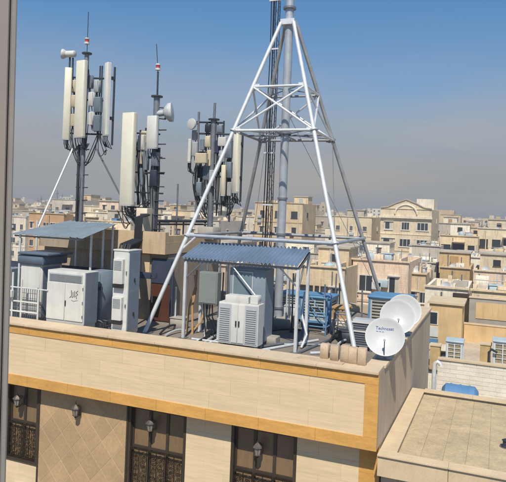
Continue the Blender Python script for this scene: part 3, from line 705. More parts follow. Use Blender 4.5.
# slender guyed lattice mast with feeder cables behind the tower legs
mb = aY(268, 225, 6.9)
sm = thing('slender_mast', 'slender dark lattice mast with feeder cables rising behind the tower pole', 'mast', (mb.x, mb.y, ZR))
V3 = [Vector((mb.x+.13*math.cos(a), mb.y+.13*math.sin(a), 0)) for a in (.3, .3+2.094, .3+4.189)]
for v in V3: MB().tube((v.x, v.y, ZR), (v.x, v.y, 11.8), .016, 6).build('chord', DARKM, sm)
z = ZR+.1; k = 0
while z < 11.6:
    for q in range(3):
        a, b = V3[q], V3[(q+1) % 3]
        MB().tube((a.x, a.y, z), (b.x, b.y, z+.42), .006, 4).build('lacing', DARKM, sm)
    z += .42
for q in range(4):
    MB().path([(mb.x-.10+.08*q+.01*math.sin(zz*1.7+q), mb.y-.17, zz) for zz in [ZR+.3*i for i in range(41)]], .018, 6).build('feeder_cable', BLACK, sm)
for zz in (1.6, 3.2, 4.9, 6.6, 8.3, 9.9): MB().box((mb.x-.17, mb.y-.2, zz), (mb.x+.2, mb.y-.1, zz+.05)).build('cable_clamp', GALV, sm)
MB().box((mb.x-.3, mb.y-.3, ZR), (mb.x+.3, mb.y+.3, ZR+.05)).build('base_plate', GALVD, sm)
for (gx, gy) in ((-6.6, 8.9), (-1.2, 8.6)): MB().tube((mb.x, mb.y, 7.2), (gx, gy, ZR), .008, 4).build('guy_wire', GALVD, sm)

# ================================================================== ANTENNA MASTS
def panel(parent, x0, x1, yt, yb_, Y, depth=.15, yaw=0., m=CREAM, pipe=True, towards=None):
    ym = (yt+yb_)/2
    a, b = aY(x0, ym, Y), aY(x1, ym, Y); xm = (a.x+b.x)/2; w = abs(b.x-a.x); z1 = aY((x0+x1)/2, yt, Y).z; z0 = aY((x0+x1)/2, yb_, Y).z
    c = (xm, Y)
    pr = []
    for sx, sy in ((-1, 1), (-1, -1), (1, -1), (1, 1)):
        pass
    r = min(.05, w*.3)
    for cx, cy, a0 in ((xm-w/2+r, Y-depth/2+r, math.pi), (xm+w/2-r, Y-depth/2+r, 1.5*math.pi), (xm+w/2-.01, Y+depth/2-.01, 0), (xm-w/2+.01, Y+depth/2-.01, .5*math.pi)):
        rr = r if cy < Y else .01
        for q in range(4): t = a0+q*math.pi/6; pr.append((cx+rr*math.cos(t), cy+rr*math.sin(t)))
    o = MB().prism(pr, z0+.03, z1, .012).rot(yaw, c).build('panel_antenna', m, parent)
    MB().prism(pr, z0, z0+.028).rot(yaw, c).build('end_cap', GPAINT, o)
    for z in (z0+.25*(z1-z0), z0+.8*(z1-z0)):
        MB().box((xm-.05, Y+depth/2, z-.05), (xm+.05, Y+depth/2+.16, z+.05)).rot(yaw, c).build('bracket', DARKM, o)
    if pipe: MB().tube((xm-math.sin(yaw)*(depth/2+.17), Y+math.cos(yaw)*(depth/2+.17), z0-.28), (xm-math.sin(yaw)*(depth/2+.17), Y+math.cos(yaw)*(depth/2+.17), z1-.1), .035, 8).build('mount_pipe', DARKM, o)
    for q in range(4):
        xx = xm+(q-1.5)*w*.22
        MB().path([(xx, Y, z0), (xx, Y, z0-.12), (xx+.05*(q-1), Y+.12, z0-.26-.05*q), (xm+(towards or 0)*.5+.03*q, Y+.22, z0-.33), (xm+(towards or 0)+.04*q, Y+.26, z0-.15)], .013, 6).build('jumper_cable', BLACK, o)
    return o
def radio(parent, x0, x1, yt, yb_, Y, depth=.16, m=BEIGE, fins=True):
    a, b = aY(x0, (yt+yb_)/2, Y), aY(x1, (yt+yb_)/2, Y); z1 = aY((x0+x1)/2, yt, Y).z; z0 = aY((x0+x1)/2, yb_, Y).z
    o = MB().box((a.x, Y, z0), (b.x, Y+depth, z1), .012).build('radio_unit', m, parent)
    if fins:
        f = MB(); n_ = max(3, int((b.x-a.x)/.04))
        for q in range(n_): xx = a.x+.015+(b.x-a.x-.03)*q/(n_-1); f.box((xx-.005, Y-.03, z0+.02), (xx+.005, Y-.001, z1-.02))
        f.build('cooling_fins', m, o)
    MB().tube(((a.x+b.x)/2, Y+.08, z0), ((a.x+b.x)/2+.02, Y+.08, z0-.15), .015, 6).build('connector', BLACK, o)
    return o
def drum(parent, c, axis, r, deep, name='microwave_dish', m=DISH):
    o = MB().lathe([(r*.35, -deep), (r*.8, -deep*.6), (r, -deep*.15), (r, 0), (r*.93, .03), (r*.5, .05), (0.001, .055)], c, axis, 24).build(name, m, parent)
    return o
def cables(parent, p, q, n_, spread=.12, sag=.2, r=.013, m=BLACK):
    for k in range(n_):
        o = Vector((RNG.uniform(-spread, spread), RNG.uniform(-spread, spread)*.6, RNG.uniform(-spread, spread)*.5))
        MB().path(arc(Vector(p)+o, Vector(q)+o*.6, sag*RNG.uniform(-.3, 1.2), 10, (RNG.uniform(-.12, .12), RNG.uniform(-.1, .1), 0)), r, 6).build('cable', m, parent)
def obstruction_lamp(parent, P, yb_, yt, x, rodtop, xr):
    MB().tube(P(x, yb_), P(xr, rodtop), .012, 6).build('lightning_rod', DARKM, parent)
    c = P(x, (yb_+yt)/2)
    l = MB().lathe([(.05, -.11), (.09, -.09), (.09, -.03), (.06, -.02), (.06, .06), (.085, .07), (.085, .1), (.02, .13)], c, (0, 0, 1), 10).build('warning_lamp', GALV, parent)
    MB().lathe([(.066, -.02), (.07, .02), (.066, .06)], c, (0, 0, 1), 10).build('lamp_glass', REDL, l)
ZP = PZ-.27
def mastpole(parent, P, xb_, yt, xt, r, rungs=True, base=ZP):
    t = P(xt, yt); b = Vector((t.x, t.y, base))
    MB().tube(b, t, r, 14).build('pole', GALVD, parent)
    MB().lathe([(r, -.04), (r+.09, -.04), (r+.09, .0), (r, .0)], t, (0, 0, 1), 14).build('flange', DARKM, parent)
    return b, t
# --- mast A
YA = 4.7; PA = lambda x, y, dy=0: aY(x, y, YA+dy)
top = PA(87, 53)
mA = thing('antenna_mast', 'antenna mast with three cream panels, small white dish and braced step pole', 'mast', (top.x, YA, ZP))
b, t = mastpole(mA, PA, 80, 53, 87, .075)
xb2 = b.x-.17
MB().tube((xb2, YA, ZP), (xb2, YA, 5.0), .05, 10).build('side_pole', DARKM, mA)
z = ZP+.3
while z < 5.0:
    MB().tube((xb2-.05, YA-.03, z), (b.x+.26, YA-.03, z), .018, 6).build('step_rung', DARKM, mA); z += .42
MB().box((b.x-.35, YA-.3, ZP), (b.x+.35, YA+.3, ZP+.03)).build('base_plate', GALVD, mA)
obstruction_lamp(mA, PA, 53, 30, 87, 12, 88.5)
panel(mA, 75.5, 85.5, 61, 138, YA-.35, .16, -.15, towards=.1)
panel(mA, 64.5, 70.5, 68, 140, YA-.1, .14, .55, towards=.3)
panel(mA, 103.5, 110, 63, 136, YA-.1, .15, -.5, m=WPAINT, towards=-.3)
for (x0, x1, yt, yb_, dy, m) in ((70.5, 76, 80, 92, .1, BEIGE), (71, 76.5, 95, 107, .05, BEIGE), (70, 76, 114, 126, .05, BEIGE), (94, 100, 97, 112, .0, BLUEG), (92.5, 99, 115, 131, .0, BLUEG), (88.5, 92.5, 92, 106, -.1, WPAINT), (88.5, 92, 112, 125, -.1, WPAINT), (94, 98, 80, 92, .0, GPAINT), (87, 91, 75, 88, .0, BLUEG)):
    radio(mA, x0, x1, yt, yb_, YA+dy-.1, m=m)
for yy, xa_, xb_ in ((78, 66, 104), (100, 66, 104), (134, 66, 106)): MB().tube(PA(xa_, yy-(87-xa_)*.038, .05), PA(xb_, yy+(xb_-87)*.038, .05), .03, 8).build('cross_arm', DARKM, mA)
for x_ in (99.5, 101.5): MB().tube(PA(x_+.8, 66, .05), PA(x_-1.5, 140, .05), .025, 8).build('mount_pipe', DARKM, mA)
c = PA(62.5, 54, -.1); d = drum(mA, c, (-.85, -.5, .05), .17, .16, m=DISH)
MB().lathe([(.10, 0), (.11, .02), (.11, .34), (.08, .36)], PA(66, 54.3, -.05), (1, .1, 0), 12).build('radio_head', WPAINT, d)
MB().tube(PA(70, 57, -.0), PA(69, 84, 0), .03, 8).build('mount_pipe', DARKM, mA); MB().tube(PA(73, 58, 0), PA(72.3, 80, 0), .03, 8).build('mount_pipe', DARKM, mA)
cables(mA, PA(71, 128), PA(80, 165), 5, .1, .3); cables(mA, PA(98, 132), PA(84, 165), 4, .1, .3); cables(mA, PA(88, 70), PA(85, 150), 5, .06, .0); cables(mA, PA(83, 150), (b.x-.08, YA-.05, ZP+.1), 5, .05, 0)
cables(mA, PA(97, 85), PA(97, 132), 5, .12, 0); cables(mA, PA(73, 78), PA(73, 130), 4, .1, 0); cables(mA, PA(99, 135), PA(106, 150), 4, .12, .4)
for (pa, pb, dy) in (((73, 148), (43, 216), -1.0), ((96, 148), (126, 206), .4)):
    a = PA(*pa); e_ = aY(*pb, YA+dy); f_ = (ZP-a.z)/(e_.z-a.z); MB().tube(a, a+(e_-a)*f_, .03, 8).build('stay', GALV if dy < 0 else GALVD, mA)
# --- mast B
YBm = 4.9; PB = lambda x, y, dy=0: aY(x, y, YBm+dy)
top = PB(157, 96)
mB = thing('antenna_mast', 'antenna mast with one wide cream panel, short white panel and dish seen from behind', 'mast', (top.x, YBm, ZP))
b, t = mastpole(mB, PB, 153, 96, 157, .10)
MB().tube((b.x+.16, YBm, ZP), (b.x+.16, YBm, 4.9), .04, 8).build('side_pole', DARKM, mB)
z = ZP+.3
while z < 5.6: MB().tube((b.x-.16, YBm-.05, z), (b.x+.42, YBm-.05, z), .018, 6).build('step_rung', DARKM, mB); z += .45
MB().tube(PB(157.3, 96), PB(158, 72), .03, 8).build('mast_tip', DARKM, mB); obstruction_lamp(mB, PB, 72, 63, 158, 44, 156.5)
MB().box((b.x-.4, YBm-.3, ZP), (b.x+.4, YBm+.3, ZP+.03)).build('base_plate', GALVD, mB)
panel(mB, 121.5, 134.5, 113, 206, YBm-.6, .18, -.1, towards=.25)
panel(mB, 147, 157.5, 116, 149, YBm-.3, .14, -.08, m=WPAINT, towards=.05)
for (x0, x1, yt, yb_, dy, m) in ((138, 144, 135, 150, .0, WPAINT), (141, 147, 131, 143, .1, BEIGE), (138, 142, 152, 164, .0, BEIGE), (151, 157, 152, 166, -.1, BLUEG), (150, 156, 170, 186, -.05, NAVY), (143, 147, 150, 170, .05, BLUEG), (139, 143, 168, 185, 0, BLUEG)):
    radio(mB, x0, x1, yt, yb_, YBm+dy-.1, m=m)
for yy, xa_, xb_ in ((133, 133, 160), (156, 130, 162), (172, 130, 164), (192, 132, 163), (207, 128, 166)): MB().tube(PB(xa_, yy, .0), PB(xb_, yy+(xb_-xa_)*.05, .0), .026, 8).build('cross_arm', DARKM, mB)
for x_, y0_, y1_ in ((136.5, 118, 214), (146, 128, 205), (140.5, 130, 205)): MB().tube(PB(x_, y0_, .05), PB(x_-(y1_-y0_)*.038, y1_, .05), .03, 8).build('mount_pipe', DARKM, mB)
c = PB(169.5, 112.5, .15); ax = Vector((.93, .35, .12))
d = MB().lathe([(.05, -.20), (.16, -.16), (.27, -.05), (.305, .02), (.305, .09), (.27, .10), (.001, .13)], c, ax, 28).build('microwave_dish', DISH, mB)
MB().lathe([(.29, -.035), (.298, -.03), (.297, .0)], c, ax, 28).build('back_rim', GPAINT, d)
MB().lathe([(.09, 0), (.10, .02), (.10, .22), (.06, .24)], c-ax*.42, ax, 12).build('radio_head', GPAINT, d)
for yy in (107, 118): MB().tube(PB(157.5, yy), PB(166, yy+1, .12), .03, 8).build('dish_arm', DARKM, d)
cables(mB, PB(156, 150), PB(153, 215), 9, .12, .0, .02); cables(mB, PB(143, 150), PB(147, 212), 8, .16, .1); cables(mB, PB(127, 207), PB(150, 214), 8, .18, .35); cables(mB, PB(157, 120), PB(156, 160), 4, .08, 0); cables(mB, PB(139, 140), PB(140, 205), 6, .12, 0)
cables(mB, PB(150, 200), PB(133, 219), 6, .15, .1); cables(mB, PB(122, 208), PB(130, 222), 5, .2, .4)
bx0, bx1 = aY(136, 215, YBm-.5), aY(147, 215, YBm-.5)
MB().box((bx0.x, YBm-.5, ZP), (bx1.x, YBm-.2, aY(141, 208, YBm-.5).z), .01).build('junction_box', BEIGE, mB)
# cables running over the edge down to the tall cabinet
ct = Vector((aY(127, 250, 1.0).x, .95, 1.94))
for k in range(7):
    a = aY(135+1.0*k, 219, PY0-.12); b_ = Vector((ct.x-.12+.045*k, .85+.05*(k % 3), 1.93))
    tag(MB().path([PB(140+k, 214, -.3), a+Vector((0, .45, .12)), a+Vector((0, .05, .05)), Vector((a.x, PY0-.1, 1.9)), Vector((a.x*.6+b_.x*.4, 2.4, 1.75)), Vector((b_.x-.05, 1.5, 2.15)), b_+Vector((0, .05, .12)), b_], .028, 7).build('feeder_cable', BLACK),
        'black feeder cable dropping from the stair house edge into the tall slim cabinet', 'cable', 'feeder cables to the tall cabinet')
# --- mast C
YC = 6.3; PC = lambda x, y, dy=0: aY(x, y, YC+dy)
top = PC(214, 119)
mC = thing('antenna_mast', 'antenna mast with round white dish, cross arms and tangled cables above a base block', 'mast', (top.x, YC, ZP))
b, t = mastpole(mC, PC, 210, 119, 214, .10)
MB().tube(PC(214.2, 119), PC(215, 103), .045, 8).build('mast_tip', GALVD, mC)
MB().box((b.x-.3, YC-.3, ZP), (b.x+.28, YC+.3, aY(209, 227, YC-.3).z), .02).build('base_block', CONC, mC)
MB().tube(PC(199, 112), PC(195.5, 222), .04, 8).build('mount_pipe', GALVD, mC); MB().tube(PC(224, 121), PC(221, 215), .03, 8).build('mount_pipe', DARKM, mC); MB().tube(PC(232, 132), PC(229, 222), .03, 8).build('mount_pipe', DARKM, mC)
for x_ in (206.5, 217.5): MB().tube(PC(x_+.6, 123, .05), PC(x_-2.2, 200, .05), .026, 8).build('mount_pipe', DARKM, mC)
for yy, xa_, xb_ in ((122, 193, 224), (133.5, 198, 233), (152, 191, 232), (176, 196, 232), (203, 196, 232)): MB().tube(PC(xa_, yy, .0), PC(xb_, yy+(xb_-xa_)*.03, .0), .032, 8).build('cross_arm', DARKM, mC)
c = PC(191.5, 124, -.3); d = drum(mC, c, (-.25, -1, 0), .19, .14, m=DISH); MB().tube(c+Vector((.05, .12, 0)), PC(198.5, 123), .03, 8).build('dish_arm', GALVD, d)
panel(mC, 233, 239.5, 131, 193, YC-.3, .15, -.4, towards=-.15); panel(mC, 188, 191, 139, 163, YC-.2, .1, .3, m=WPAINT, towards=.2); panel(mC, 221, 225.5, 165, 196, YC-.3, .1, 0, m=BEIGE, towards=-.1)
for (x0, x1, yt, yb_, dy, m) in ((195, 206, 153, 163, -.3, BEIGE), (205, 210, 136, 147, 0, BEIGE), (218, 226, 137, 146, -.1, WPAINT), (207, 211, 150, 166, 0, BEIGE), (219, 224, 150, 162, 0, GPAINT), (226, 231, 140, 158, 0, BLUEG), (200, 204, 139, 150, 0, BLUEG), (215, 219, 140, 153, 0, NAVY), (190, 197, 142, 156, 0, GPAINT), (192, 197, 130, 140, .1, GPAINT), (203, 208, 166, 180, 0, BLUEG), (209, 213, 170, 186, -.15, GPAINT), (216, 220, 156, 172, 0, DARKM), (226, 231, 162, 178, -.05, BLUEG), (198, 203, 166, 178, .05, DARKM), (227, 231, 182, 196, 0, GPAINT), (205, 210, 124, 132, 0, DARKM), (217, 222, 125, 133, .1, BLUEG), (196, 201, 182, 196, 0, BLUEG)):
    radio(mC, x0, x1, yt, yb_, YC+dy-.1, m=m)
cables(mC, PC(199, 163), PC(197, 200), 12, .12, -.05, .014); cables(mC, PC(195, 186), PC(206, 218), 8, .14, .22, .014); cables(mC, PC(227, 150), PC(226, 205), 8, .14, 0); cables(mC, PC(236, 195), PC(228, 215), 6, .15, .4); cables(mC, PC(207, 165), PC(206, 215), 7, .12, 0); cables(mC, PC(222, 160), PC(218, 215), 5, .12, .1)
z = ZP+.5
while z < 5.2: MB().tube((b.x-.22, YC-.05, z), (b.x+.22, YC-.05, z), .016, 6).build('step_rung', GALVD, mC); z += .4
# thin whip and dark pipe rail on the stair-house roof
q = aY(178, 184, 5.2); tag(MB().tube((q.x, 5.2, ZP), q, .028, 8).lathe([(.1, 0), (.1, .03), (.03, .08)], (q.x, 5.2, ZP), (0, 0, 1), 10).build('whip_pole', GALVD), 'lone thin pole standing between two antenna masts', 'pole')
a, b_ = aY(158, 221, 4.3), aY(207, 219, 6.0)
t = thing('pipe_rail', 'dark pipe rail low along the stair house roof edge', 'rail', (a.x, a.y, ZP))
MB().tube(a, Vector((PX1-.35, 6.8, a.z)), .045, 8).build('pipe', DARKM, t); MB().tube(a-Vector((.0, 0, .1)), Vector((PX1-.35, 6.8, a.z-.1)), .03, 8).build('pipe', BLACK, t)
for f_ in (.03, .5, .97): v = a.lerp(Vector((PX1-.35, 6.8, a.z)), f_); MB().tube((v.x, v.y, ZP), v, .03, 6).build('post', DARKM, t)

# ================================================================== RIGHT HALF OF THE ROOF
# satellite dishes
def satdish(px, py, Y, R, tilt_to, lab, text=False, zb_=0.0):
    c = aY(px, py, Y); ax = Vector(tilt_to).normalized()
    t = thing('satellite_dish', lab, 'satellite dish', (c.x, c.y+.15, zb_), None)
    prof = []; dp = .12*R/.4; n_ = 9
    for i in range(n_+1): r = R*i/n_; prof.append((max(r, .001), dp*(r/R)**2-dp*.5))
    bk = [(r, h-.012) for r, h in prof[::-1]]
    lip = [(R+.008, dp*.5), (R+.008, dp*.5-.016)]
    o = MB().lathe(prof+lip+bk, c, ax, 40).build('reflector', DISH, t)
    bkp = c-ax*(dp*.5+.02)
    MB().box((bkp.x-.07, bkp.y+.05, bkp.z-.07), (bkp.x+.07, bkp.y+.14, bkp.z+.07), .02).build('back_bracket', GPAINT, t)
    MB().tube((bkp.x, bkp.y+.10, zb_), (bkp.x, bkp.y+.10, bkp.z+.06), .03, 10).build('stand_pipe', GALV, t)
    MB().box((bkp.x-.17, bkp.y-.1, zb_), (bkp.x+.17, bkp.y+.24, zb_+.02)).build('base_plate', GALVD, t)
    # feed arm from the lower rim to in front of the centre
    u = ax.orthogonal(); down = (Vector((0, 0, -1))-ax*ax.dot(Vector((0, 0, -1)))).normalized()
    rim = c+down*R*.97+ax*dp*.45
    feed = c+down*R*.30+ax*R*.62
    a = MB().tube(rim, feed, .011, 6).build('feed_arm', DARKM, t)
    MB().lathe([(.016, -.04), (.024, -.03), (.026, .02), (.02, .04)], feed, (c-feed), 12).build('feed_horn', GPAINT, a)
    if text:
        right = down.cross(ax).normalized(); 
        if right.x < 0: right = -right
        up = -down
        def lettering(s, size, ox, oy, m, nm):
            cu = bpy.data.curves.new(nm, 'FONT'); cu.body = s; cu.size = size; cu.resolution_u = 2
            tmp = bpy.data.objects.new(nm, cu); COL.objects.link(tmp); dg = bpy.context.evaluated_depsgraph_get(); dg.update()
            me = bpy.data.meshes.new_from_object(tmp.evaluated_get(dg)); bpy.data.objects.remove(tmp)
            for v in me.vertices:
                X_, Z_ = v.co.x+ox, v.co.y+oy; rr = X_*X_+Z_*Z_
                P = c+right*X_+up*Z_+ax*(dp*rr/R**2-dp*.5+.006); v.co = P-ORG[t.name]
            me.materials.clear(); me.materials.append(m)
            ob = bpy.data.objects.new(nm, me); COL.objects.link(ob); ob.parent = o; ORG[ob.name] = ORG[t.name]
        lettering('Technosat', .088, -.20, .155, TEXTB, 'lettering')
        st = MB()
        for x_ in (-.19, -.13, -.07): 
            st.obar(c+right*x_+up*.12+ax*(-dp*.5+dp*(x_*x_+.0144)/R**2+.006), c+right*(x_+.045)+up*.12+ax*(-dp*.5+dp*(x_*x_+.0144)/R**2+.006), .012, .003)
        st.build('printed_line', TEXTL, o)
    return t
def yawv(deg, el): a = math.radians(deg); e_ = math.radians(el); return (math.sin(a)*math.cos(e_), -math.cos(a)*math.cos(e_), math.sin(e_))
satdish(385, 337, 1.05, .40, yawv(8, 24), 'white satellite dish with blue lettering at the roof corner', True)
satdish(397.5, 317, 2.6, .40, yawv(14, 24), 'plain white satellite dish standing directly behind the lettered dish')
satdish(404, 311, 3.7, .41, yawv(14, 24), 'plain white satellite dish, the rearmost of the three at the roof corner')
# clay blocks on the ledge
for i, (px, py, h_, yy) in enumerate(((331, 353, .30, .42), (342, 354, .31, .36), (350.5, 357, .34, .32), (359, 357.5, .32, .31), (367.5, 359, .34, .27))):
    x_ = aZ(px, py, 0).x; w_ = .085
    bm_ = MB().box((x_-w_, yy, 0.001), (x_+w_, yy+.16, h_), .008).rot(RNG.uniform(-.12, .12), (x_, yy)).build('clay_block', BLOCK)
    tag(bm_, 'upright tan clay block in the row on the roof coping', 'block', 'clay blocks on the coping')
a = aZ(318, 355, .0); tag(MB().obar((a.x-.3, .25, .012), (-.75, .19, .012), .15, .02).build('plank', BLOCK), 'thin tan plank lying on the coping before the clay blocks', 'plank')
# evaporative coolers
def cooler(x0, x1, y0, y1, z0, z1, lab, mb_=BLUEC, ml=BLUEL, legs=ZR, cat='cooler', pads=4, group=None):
    t = thing('evaporative_cooler', lab, 'cooler', ((x0+x1)/2, (y0+y1)/2, legs), group)
    f = .06*min(1, (x1-x0))
    b = MB()
    for x_ in (x0, x1-f):
        for y_ in (y0, y1-f): b.box((x_, y_, z0), (x_+f, y_+f, z1))
    b.box((x0, y0, z0), (x1, y1, z0+f)); b.build('frame', mb_, t)
    MB().box((x0-.03, y0-.03, z1), (x1+.03, y1+.03, z1+.07), .015).build('lid', mb_, t)
    MB().box((x0+f+.01, y0+f+.01, z0+f), (x1-f-.01, y1-f-.01, z1-.01)).build('core', STRAW, t)
    for side in ('f', 'r'):
        fr = MB()
        if side == 'f':
            A, B = x0+f, x1-f; yy = y0+.012
            fr.box((A, yy, z0+f), (A+.05, yy+.03, z1)).box((B-.05, yy, z0+f), (B, yy+.03, z1)).box((A+.05, yy, z1-.05), (B-.05, yy+.03, z1)).box((A+.05, yy, z0+f), (B-.05, yy+.03, z0+f+.05)).box(((A+B)/2-.02, yy, z0+f+.05), ((A+B)/2+.02, yy+.03, z1-.05))
            for i in range(7): z = z0+f+.08+(z1-z0-f-.16)*i/6; fr.box((A+.05, yy+.008, z-.012), (B-.05, yy+.022, z+.012))
        else:
            A, B = y0+f, y1-f; xx = x1-.042
            fr.box((xx, A, z0+f), (xx+.03, A+.05, z1)).box((xx, B-.05, z0+f), (xx+.03, B, z1)).box((xx, A+.05, z1-.05), (xx+.03, B-.05, z1)).box((xx, A+.05, z0+f), (xx+.03, B-.05, z0+f+.05))
            for i in range(7): z = z0+f+.08+(z1-z0-f-.16)*i/6; fr.box((xx+.008, A+.05, z-.012), (xx+.022, B-.05, z+.012))
        fr.build('louvre_panel', ml, t)
    if z0-legs > .03:
        for x_ in (x0+.02, x1-.07):
            for y_ in (y0+.02, y1-.07): MB().box((x_, y_, legs), (x_+.05, y_+.05, z0)).build('leg', GALVD, t)
    return t
x0, x1 = aY(299, 310, 5.1).x, aY(330, 310, 5.1).x
cooler(x0, x1, 5.1, 6.0, -.15, .55, 'blue evaporative cooler with pale louvres beside the canopy post')
x0, x1 = aY(281, 310, 6.3).x, aY(297, 310, 6.3).x
cooler(x0-.1, x1, 6.4, 7.2, -.25, .40, 'smaller blue evaporative cooler behind the central pole')
x0, x1 = aY(368, 310, 5.9).x, aY(382, 310, 5.9).x
cooler(x0, x0+1.15, 5.9, 7.0, -.15, .60, 'blue-topped evaporative cooler behind the satellite dishes', BLUEC, GPAINT)
t = thing('duct_box', 'dark grey sheet-metal duct box at the rear roof corner', 'duct', (-.75, 8.2, ZR))
MB().box((-1.1, 7.6, ZR+.1), (-.40, 8.7, .38), .02).build('box', BLUEG, t); MB().box((-1.05, 7.65, ZR), (-.45, 8.65, ZR+.1)).build('base', CONC, t); MB().box((-1.13, 7.57, .385), (-.37, 8.73, .42)).build('lid', GALVD, t)
# condenser by the right tower leg
q0, q1 = aY(352, 330, 3.1).x, aY(366, 330, 3.1).x
t = thing('condenser_unit', 'grey louvred condenser unit beside the right front tower leg', 'condenser', ((q0+q1)/2, 3.3, ZR))
MB().box((q0, 3.1, ZR+.12), (q1+.2, 3.45, .42), .015).build('casing', GPAINT, t)
for i in range(10): z = ZR+.18+i*.055; MB().obar((q0+.03, 3.09, z), (q1+.15, 3.09, z), .02, .02).build('louvre', DARKM, t)
for zz in (.12, .34): MB().box((q0-.02, 3.06, zz), (q1+.2, 3.085, zz+.035)).build('rail', WPAINT, t)
for xx in (q0+.03, q1+.1): MB().box((xx, 3.12, ZR), (xx+.05, 3.42, ZR+.12)).build('foot', GALVD, t)
# tan plywood crate wrapped in canvas
q0, q1 = aY(328, 320, 5.2).x, aY(346, 320, 5.2).x
t = thing('plywood_crate', 'tan plywood crate with ragged canvas behind the right front tower leg', 'crate', ((q0+q1)/2, 5.5, ZR))
MB().box((q0, 5.2, ZR), (q1, 5.8, .30)).build('crate', CLOTH, t)
for i in range(5): xx = q0+.02+(q1-q0-.1)*i/4; MB().box((xx, 5.17, ZR), (xx+.06, 5.199, .30+.03*(i % 2))).build('slat', WOOD, t)
MB().box((q0-.03, 5.15, .302), (q1+.03, 5.82, .335)).build('lid', WOOD, t)
# scaffold tubes, cables and blocks lying on the deck
def lyingpipe(pa, pb, r, m, lab, cat='pipe', z=ZR, name='scaffold_tube', group='tubes lying on the roof deck'):
    a, b = aZ(*pa, z+r), aZ(*pb, z+r); tag(MB().tube(a, b, r, 8).build(name, m), lab, cat, group)
for i, (pa, pb) in enumerate((((246, 349), (292, 342)), ((262, 350), (318, 340)), ((300, 352), (338, 336)), ((310, 353), (334, 352)), ((284, 344), (336, 345)), ((238, 351), (270, 351)))):
    lyingpipe(pa, pb, .035, GALV if i % 2 else GALVD, 'steel tube lying on the roof deck under the tower', z=ZR+.0)
a = aZ(268, 345, ZR); tag(MB().box((a.x-.25, a.y, ZR), (a.x+.2, a.y+.35, ZR+.2), .02).build('concrete_block', CONC), 'concrete block on the deck beside the louvred cabinet', 'block')
a, b_ = aZ(301, 349, ZR), aY(305, 292, 3.6)
tag(MB().path([a+Vector((0, 0, .03)), a.lerp(b_, .25)+Vector((.12, 0, 0)), a.lerp(b_, .6)+Vector((-.05, 0, 0)), b_], .03, 8).build('bent_pipe', GALV), 'bent pale pipe leaning against the rear canopy post', 'pipe')
for i, (pa, pb) in enumerate((((222, 335), (205, 342)), ((196, 343), (222, 330)), ((330, 342), (349, 333)), ((337, 346), (352, 339)), ((262, 333), (300, 330)), ((160, 334), (182, 327)), ((165, 336), (186, 331)))):
    a, b_ = aZ(*pa, ZR+.03), aZ(*pb, ZR+.03)
    tag(MB().path(arc(a, b_, -.06-.03*(i % 3), 10, (.1*math.sin(i*2), .15*math.cos(i), 0)), .03, 6).build('deck_cable', BLACK if i % 3 else GPAINT), 'cable trailing across the roof deck' if i % 3 else 'grey hose trailing across the roof deck', 'cable', 'cables on the roof deck' if i % 3 else 'hoses on the roof deck')

# crowded bits round the tower base: racks, uprights, boxes
def rack(x0, x1, y0, y1, z1, m, lab):
    t = thing('pipe_rack', lab, 'rack', ((x0+x1)/2, (y0+y1)/2, ZR))
    for x_ in (x0, x1):
        for y_ in (y0, y1): MB().tube((x_, y_, ZR), (x_, y_, z1), .022, 7).build('upright', m, t)
        for z in (ZR+.25, z1-.03): MB().tube((x_, y0, z), (x_, y1, z), .018, 6).build('side_rail', m, t)
        MB().tube((x_, y0, ZR+.25), (x_, y1, z1-.03), .014, 6).build('side_brace', m, t)
    for y_ in (y0, y1):
        for z in (ZR+.25, (ZR+z1)/2, z1-.03): MB().tube((x0, y_, z), (x1, y_, z), .018, 6).build('rail', m, t)
        MB().tube((x0, y_, z1-.03), (x1, y_, ZR+.25), .014, 6).build('cross_brace', m, t)
    return t
q0, q1 = aY(303, 320, 4.3).x, aY(326, 320, 4.3).x
rack(q0, q1, 4.3, 4.8, .72, BLUEC, 'blue tube rack standing in front of the larger blue cooler')
q0, q1 = aY(268, 320, 3.9).x, aY(274, 320, 3.9).x
rack(q0-.2, q1-.1, 3.7, 4.1, 1.0, GALVD, 'narrow grey tube rack between the tall blue-grey cabinet and the central pole')
q0, q1 = aY(334, 330, 4.2).x, aY(347, 330, 4.2).x
rack(q0, q1, 4.2, 4.6, .35, GALVD, 'low grey tube rack in front of the plywood crate')
for i, (px, yy, zt2) in enumerate(((286, 4.6, 1.5), (289, 4.9, 1.1), (292, 4.4, 1.3), (324, 4.9, 1.0), (334, 6.2, 1.2), (339, 6.4, .9), (227, 3.3, 1.55), (221, 3.2, 1.3), (170, 3.0, 1.1), (175, 3.1, .8), (362, 5.2, .9))):
    q = aY(px, 320, yy); tag(MB().tube((q.x, yy, ZR), (q.x+RNG.uniform(-.04, .04), yy, zt2), .024, 7).lathe([(.07, 0), (.07, .02), (.03, .05)], (q.x, yy, ZR), (0, 0, 1), 8).build('upright_pipe', (GALV, GALVD, DARKM)[i % 3]), ('pale', 'grey', 'dark')[i % 3]+' thin upright pipe standing on the roof deck near the tower base', 'pipe', ('pale', 'grey', 'dark')[i % 3]+' upright pipes round the tower base')
